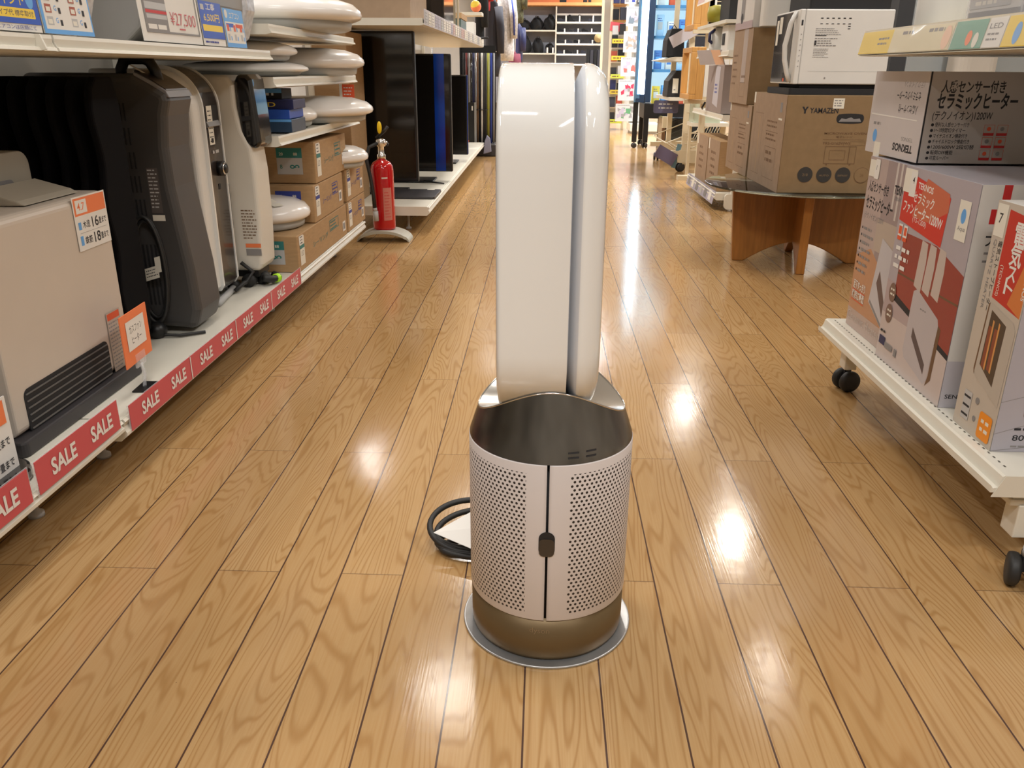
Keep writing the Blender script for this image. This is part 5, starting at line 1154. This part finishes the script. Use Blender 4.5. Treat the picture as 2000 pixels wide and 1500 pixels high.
# cream shelf column with yellow rail cards
cs = thing('cream_shelving', 'cream shelving column with yellow rail cards behind the fan on the right', 'shelving unit', (.955, 12.05, 0))
for x in (-.20, -.085, .125):
    g = G(); g.box(x - .016, x + .016, -.016, .016, 0, 2.0, cream); g.build('post', cs)
g = G(); g.box(-.20, .13, .28, .30, .12, 2.0, pegw); g.build('back_panel', cs)
for z in (.12, .30, .50, .70, .885, 1.06, 1.22, 1.40, 1.60): g = G(); g.box(-.075, .115, -.02, .28, z - .018, z, shelfw if z < 1.3 else woodf); g.build('shelf', cs)
rc = [(.12, yellowg), (.50, mat('rail_ochre', (.55, .42, .05), .5)), (.70, yellowg), (.93, yellow), (1.14, yellow)]
for k, (z, m_) in enumerate(rc):
    q = thing('rail_card', f'yellow rail card on the cream shelving, {("lowest", "second from bottom", "third from bottom", "fourth from bottom", "highest")[k]} one', 'label', (.885, 11.955, z - .03), group='yellow rail cards'); g = G(); g.box(0, .18, -.004, 0, 0, .055, m_); g.build('card', q)
    a = Art((0, -.0045, 0), (1, 0, 0), (0, 0, 1)); a.lines(.02, .02, .16, 1, .01, .014, inkb, k); a.build('print', q)
itc = [blackm, chars, navy, blackm, mat('prod_rust', (.35, .06, .03), .5), black, lgrey, blackc, navy]
for k, z in enumerate((.12, .30, .50, .70, .885, 1.06, 1.22, 1.40, 1.60)):
    for j in range(2):
        q = thing('boxed_goods', f'dark boxed item on the {("lowest", "second", "third", "fourth", "fifth", "sixth", "seventh", "eighth", "ninth")[k]} cream shelf from the floor, {("left", "right")[j]} one', 'box', (.925 + j * .095, 12.05, z), group='boxed goods on the cream shelving')
        g = G(); g.rbox(-.04, .04, -.05, .05, 0, .11 + .02 * ((k + j) % 3), itc[(k + j * 3) % 9], .01, 2, 'z'); g.build('box', q)
q = thing('red_sign', 'small tilted red sign plate on the cream shelving', 'sign', (.94, 12.024, 1.315), ry=.12); g = G(); g.box(-.085, .085, -.004, 0, -.055, .055, saler); g.build('plate', q); a = Art((-.04, -.0045, -.01), (1, 0, 0), (0, 0, 1)); a.lines(.0, .0, .08, 1, .01, .02, whitem, 2); a.build('lettering', q)
q = thing('round_straw_item', 'round straw hat like disc hanging beside the shoe shelves', 'hat', (.93, 15.926, 1.31)); g = G(); g.lathe([(.075, 0), (.07, .01), (.002, .03)], mat('straw', (.40, .30, .14), .8), n=20); o = g.build('disc', q); o.rotation_euler = (PI / 2, 0, 0)
q = thing('dark_curtain_stock', 'row of black garments hanging under the shoe shelves, right of the bags', 'clothing', (.75, 13.6, .001)); 
g = G()
for k in range(5): g.rbox(-.13 + k * .055, -.08 + k * .055, -.1, .1, 0, 1.07 - .01 * (k % 2), chars if k % 2 else blackc, .012, 2, 'z')
g.build('garments', q, label=None)

# back wall shelving: bags on the left, shoes on the right
wf = thing('wall_shelving', 'wall shelving across the far end with grey back panels and white shoe shelves', 'shelving unit', (0, 15.95, 0))
g = G(); g.box(-1.3, 1.35, .30, .33, .2, 2.4, slats); g.build('back_panel', wf)
for x in (-.55, .165, 1.03): g = G(); g.box(x, x + .025, .0, .30, .2, 1.83, shelfw); g.build('upright', wf)
g = G(); g.box(-1.3, 1.35, -.05, .30, 1.835, 1.885, woodl); g.build('top_board', wf)
for z in (1.415, 1.035, .70): g = G(); g.box(-.53, .165, 0, .30, z, z + .024, shelfw); g.build('shelf', wf)
SZ = [1.685, 1.545, 1.375, 1.19, 1.02, .85]
for z in SZ: g = G(); g.box(.19, 1.03, -.02 if z < 1.6 else .1, .30, z, z + .03, whitem); g.build('shelf', wf)
g = G(); g.box(-1.0, 1.3, .2, .29, 1.886, 2.3, mat('poster_orange', (.75, .22, .07), .5)); g.build('top_panel', wf)
def bag(lb, x, z, w_, h_, seed, m_=blackc):
    q = thing('bag', lb, 'bag', (x, 16.05, z), group='black bags on the far wall shelves')
    g = G(); g.ell((0, 0, h_ * .42), (w_ / 2, .10, h_ * .54), m_, 22, 14, .17, seed)
    me = g.build('body', q)
    for v in me.data.vertices: v.co.z = max(.001, v.co.z)
    g = G(); g.tube([(-w_ * .2, -.06, h_ * .8), (-w_ * .1, -.08, h_ * 1.08), (w_ * .12, -.08, h_ * 1.06), (w_ * .2, -.06, h_ * .78)], .008, black); g.build('strap', q)
bag('slouched black bag at the left of the upper far shelf', -.40, 1.4395, .21, .17, 1); bag('black bag with a pointed flap in the middle of the upper far shelf', -.165, 1.4395, .22, .21, 2); bag('squared black bag with silver zip at the right of the upper far shelf', .07, 1.4395, .21, .24, 3)
bag('large dark backpack on the lower far shelf', -.385, 1.0595, .22, .30, 4, blackc); bag('smaller dark backpack right of the large one on the lower far shelf', -.135, 1.0595, .20, .25, 5, blackc); bag('small black bag by two white tags at the right of the lower far shelf', .08, 1.0595, .15, .16, 6)
for k, x in enumerate((.03, .13)):
    q = thing('white_tag', f'small upright white tag on the lower far shelf, {("left", "right")[k]} of the pair', 'label', (x, 15.93, 1.0595)); g = G(); g.box(-.014, .014, -.002, .002, 0, .09, whitem); g.build('tag', q)
def shoe(lb, x, z, boot=False, m_=blackm):
    q = thing('shoe', lb, 'shoe', (x, 16.0, z), group='dark shoes on the white far shelves'); L_ = .125; h_ = .115 if boot else .06
    g = G(); g.prism([(-.055, .008), (.07, .008), (.068, .025), (.04, .035), (.005, .045 if not boot else .06), (-.015, h_), (-.052, h_), (-.056, .04)], -.03, .03, m_, 'y'); g.build('upper', q, .006)
    g = G(); g.prism([(-.058, 0), (.073, 0), (.072, .010), (-.058, .010)], -.032, .032, chars, 'y'); g.build('sole', q)
ordn = ('first', 'second', 'third', 'fourth', 'fifth', 'sixth')
rowsn = {1: 'top', 2: 'second', 3: 'third', 4: 'fourth', 5: 'fifth'}
for r_, z in enumerate(SZ[1:5], 1):
    n_ = 4 if r_ == 1 else 5
    for j in range(n_):
        shoe(f'dark shoe on the {rowsn[r_]} white shoe shelf, {ordn[j]} from the left', .27 + j * (.70 / n_), z + .0305, boot=(r_ == 1 and j in (1, 2)), m_=[blackm, chars, blackc][(j + r_) % 3])
    for j in range(3):
        q = thing('white_tag', f'white price tag among the shoes on the {rowsn[r_]} shoe shelf, {ordn[j]} from the left', 'label', (.33 + j * .24 + .02 * (r_ % 2), 15.94, z + .0305)); g = G(); g.box(-.012, .012, -.002, .002, 0, .06 if r_ > 1 else .10, whitem); g.build('tag', q)
for k, (x, w_) in enumerate(((.29, .12), (.68, .07), (.76, .05))):
    q = thing('dark_item', f'dark item on the orange board at the far end, {ordn[k]} from the left', 'box', (x, 16.0, 1.8855)); g = G(); g.box(-w_ / 2, w_ / 2, -.05, .05, 0, .06, blackm); g.build('body', q, .006); q.name = 'dark_case'

# hanging clothes beyond the televisions
def jacket(lb, x, y, z0, z1, w_, m_, seed, stripe=None, rz=0.0):
    q = thing('jacket', lb, 'clothing', (x, y, z0), rz=rz, group='garments hanging beyond the televisions'); h_ = z1 - z0
    rnd = random.Random(seed); n = 22; vs = []
    prof = [(0, .52), (.15, .55), (.4, .52), (.65, .50), (.82, .46), (.93, .36), (1.0, .12)]
    for zz, ww in prof:
        for i in range(n):
            t_ = 2 * PI * i / n; q_ = 1 + .07 * math.sin(4 * t_ + seed + zz * 2) + rnd.uniform(-.015, .015)
            vs.append((w_ * ww * math.cos(t_) * q_, .07 * math.sin(t_) * q_ * (1 if zz < .9 else .6), h_ * zz))
    L_ = len(prof); fs = [(j * n + i, j * n + (i + 1) % n, (j + 1) * n + (i + 1) % n, (j + 1) * n + i) for j in range(L_ - 1) for i in range(n)] + [tuple(reversed(range(n))), tuple((L_ - 1) * n + i for i in range(n))]
    g = G(); g.add(vs, fs, m_, True); g.build('body', q)
    g = G(); g.tube([(w_ * .38, -.02, h_ * .88), (w_ * .56, -.05, h_ * .6), (w_ * .60, -.06, h_ * .30)], [.05, .045, .035], m_, 10); g.build('sleeve', q)
    if stripe: g = G(); g.tube([(w_ * .40, -.075, h_ * .86), (w_ * .57, -.098, h_ * .6), (w_ * .61, -.098, h_ * .34)], .009, stripe, 6); g.build('sleeve_stripe', q)
    bx = min((-.68, -.38), key=lambda v: abs(v - x)) - x
    g = G(); g.tube([(0, 0, h_ * .98), (0, 0, h_ + .03), (bx, 0, 1.80 - z0)], .004, chrome); g.build('hanger_hook', q)
    return q
jacket('white knit jersey with a blue stripe down the sleeve, in front of the far shelves', -.44, 9.6, .86, 1.60, .17, mat('knit_white', (.78, .78, .80), .85, noise=.35, nscale=50), 1, bluec)
jacket('black coat hanging left of the white jersey', -.555, 9.3, .70, 1.46, .15, chars, 2); a = Art((-.575, 9.165, .93), (1, 0, 0), (0, 0, 1)); a.lines(0, .01, .075, 1, .01, .008, whitem, 3); lg = a.build('logo_line', [o_ for o_ in C.objects if o_.name.startswith('jacket')][-1]); lg.matrix_parent_inverse = Matrix.Translation((.555, -9.3, -.70)); jacket('black padded garment nearest the shelf end', -.66, 8.9, .98, 1.58, .09, blackc, 3)
jacket('olive patterned garment at the top right of the white jersey', -.33, 10.4, 1.28, 1.75, .13, olive, 4); jacket('maroon and pink garment below the white jersey', -.37, 10.1, .55, .98, .10, maroon, 5); jacket('navy dark coat right of the white jersey', -.32, 10.7, .85, 1.28, .08, navy, 6)
jacket('red and navy garment at the top beside the black coat', -.60, 9.0, 1.32, 1.60, .07, mat('garment_red', (.45, .02, .03), .8), 7)
q = thing('garment_rail', 'chrome rail carrying the hanging garments near the far end', 'rail', (-.5, 9.9, 0))
g = G()
for x in (-.18, .12): g.tube([(x, -1.2, 1.80), (x, 1.0, 1.80)], .012, chrome)
for y in (-1.2, 1.0): g.tube([(-.9, y, 1.80), (.12, y, 1.80)], .012, chrome); g.tube([(-.9, y, 0), (-.9, y, 1.80)], .014, chrome)
g.build('rail', q)
q = thing('ball', 'yellow and orange ball above the garments', 'ball', (-.66, 8.45, 1.27)); g = G(); g.ell((0, 0, .05), (.05, .05, .05), orange); g.ell((-.004, -.008, .06), (.045, .045, .045), yellow); g.build('ball', q)
g = G(); g.box(-.80, -.60, 8.35, 8.6, 1.24, 1.268, shelfw); g.box(-.80, -.78, 8.35, 8.6, 0, 1.24, shelfw); q = g.build('bracket_shelf'); tag(q, 'thin white bracket shelf that holds the yellow orange ball', 'shelf')
# upright sports goods beyond the televisions
rodc = [('black', blackm, .007), ('dark red', mat('shaft_red', (.16, .02, .02), .4), .010), ('grey', lgrey, .008), ('black', blackg, .009), ('navy', navy, .010), ('silver', silver, .007), ('brown', inkb, .009), ('black', blackm, .008), ('lime yellow', mat('shaft_lime', (.42, .42, .06), .5), .012), ('white', whitem, .008), ('blue', bluec, .010), ('dark grey', darkgrey, .010), ('black', blackm, .011), ('grey', grey, .008)]
order_x = [-.76, -.735, -.71, -.69, -.67, -.65, -.63, -.61, -.535, -.59, -.505, -.575, -.555, -.48]
for k, (cn, m_, r_) in enumerate(rodc):
    x = order_x[k]; q = thing('ski_pole', f'upright {cn} shaft in the rack beyond the televisions, {k + 1} of the row from the back' if 0 else f'upright {cn} shaft in the row beyond the televisions' + ('' if cn not in ('black', 'grey') else f', {("leftmost", "second", "third", "fourth", "fifth")[[c for c, *_ in rodc[:k]].count(cn)]} {cn} one'), 'sports pole', (x, 8.15 + .03 * (k % 3), .1125), group='upright shafts beyond the televisions')
    g = G(); g.tube([(0, 0, 0), (.004, 0, .8)], r_, m_); g.build('shaft', q)
    if k % 3 == 0: g = G(); g.lathe([(.025, .30), (.026, .306)], black, n=16); g.build('basket', q)
q = thing('speaker', 'black tower case with a white tag and red plate among the upright shafts', 'case', (-.70, 8.085, .1125)); g = G(); g.box(-.05, .045, -.03, .08, 0, .37, black); g.build('case', q, .004); g = G(); g.box(.046, .060, -.03, .07, 0, .37, grey); g.build('side', q)
a = Art((.022, -.031, .30), (1, 0, 0), (0, 0, 1)); a.rect(0, 0, .012, .04, whitem); a.build('tag', q); g = G(); g.box(-.05, -.005, -.04, -.0305, .02, .035, redo); g.build('red_plate', q)
q.name = 'black_case'
q = thing('floor_tray', 'low dark tray base holding the upright shafts, with an added black sheet darkening their gaps', 'tray', (-.62, 8.15, 0)); g = G(); g.box(-.20, .17, -.10, .18, .0, .112, plinth); g.build('tray', q, .01)
g = G(); g.box(-.19, .15, .20, .215, 0, .98, blackc); g.box(-.19, -.18, .18, .215, 0, .98, blackc); g.build('dark_backing', q)  # black sheet added to darken the bright gaps between the shafts
q = thing('brush', 'grey blue mop brush hanging at the end of the shaft row', 'brush', (-.53, 7.97, .03)); g = G(); g.prism([(-.035, .0), (.04, .02), (.03, .14), (.0, .17), (-.02, .12)], -.015, .015, mat('brush_grey_blue', (.22, .23, .33), .8), 'y'); g.build('bristles', q, .006)
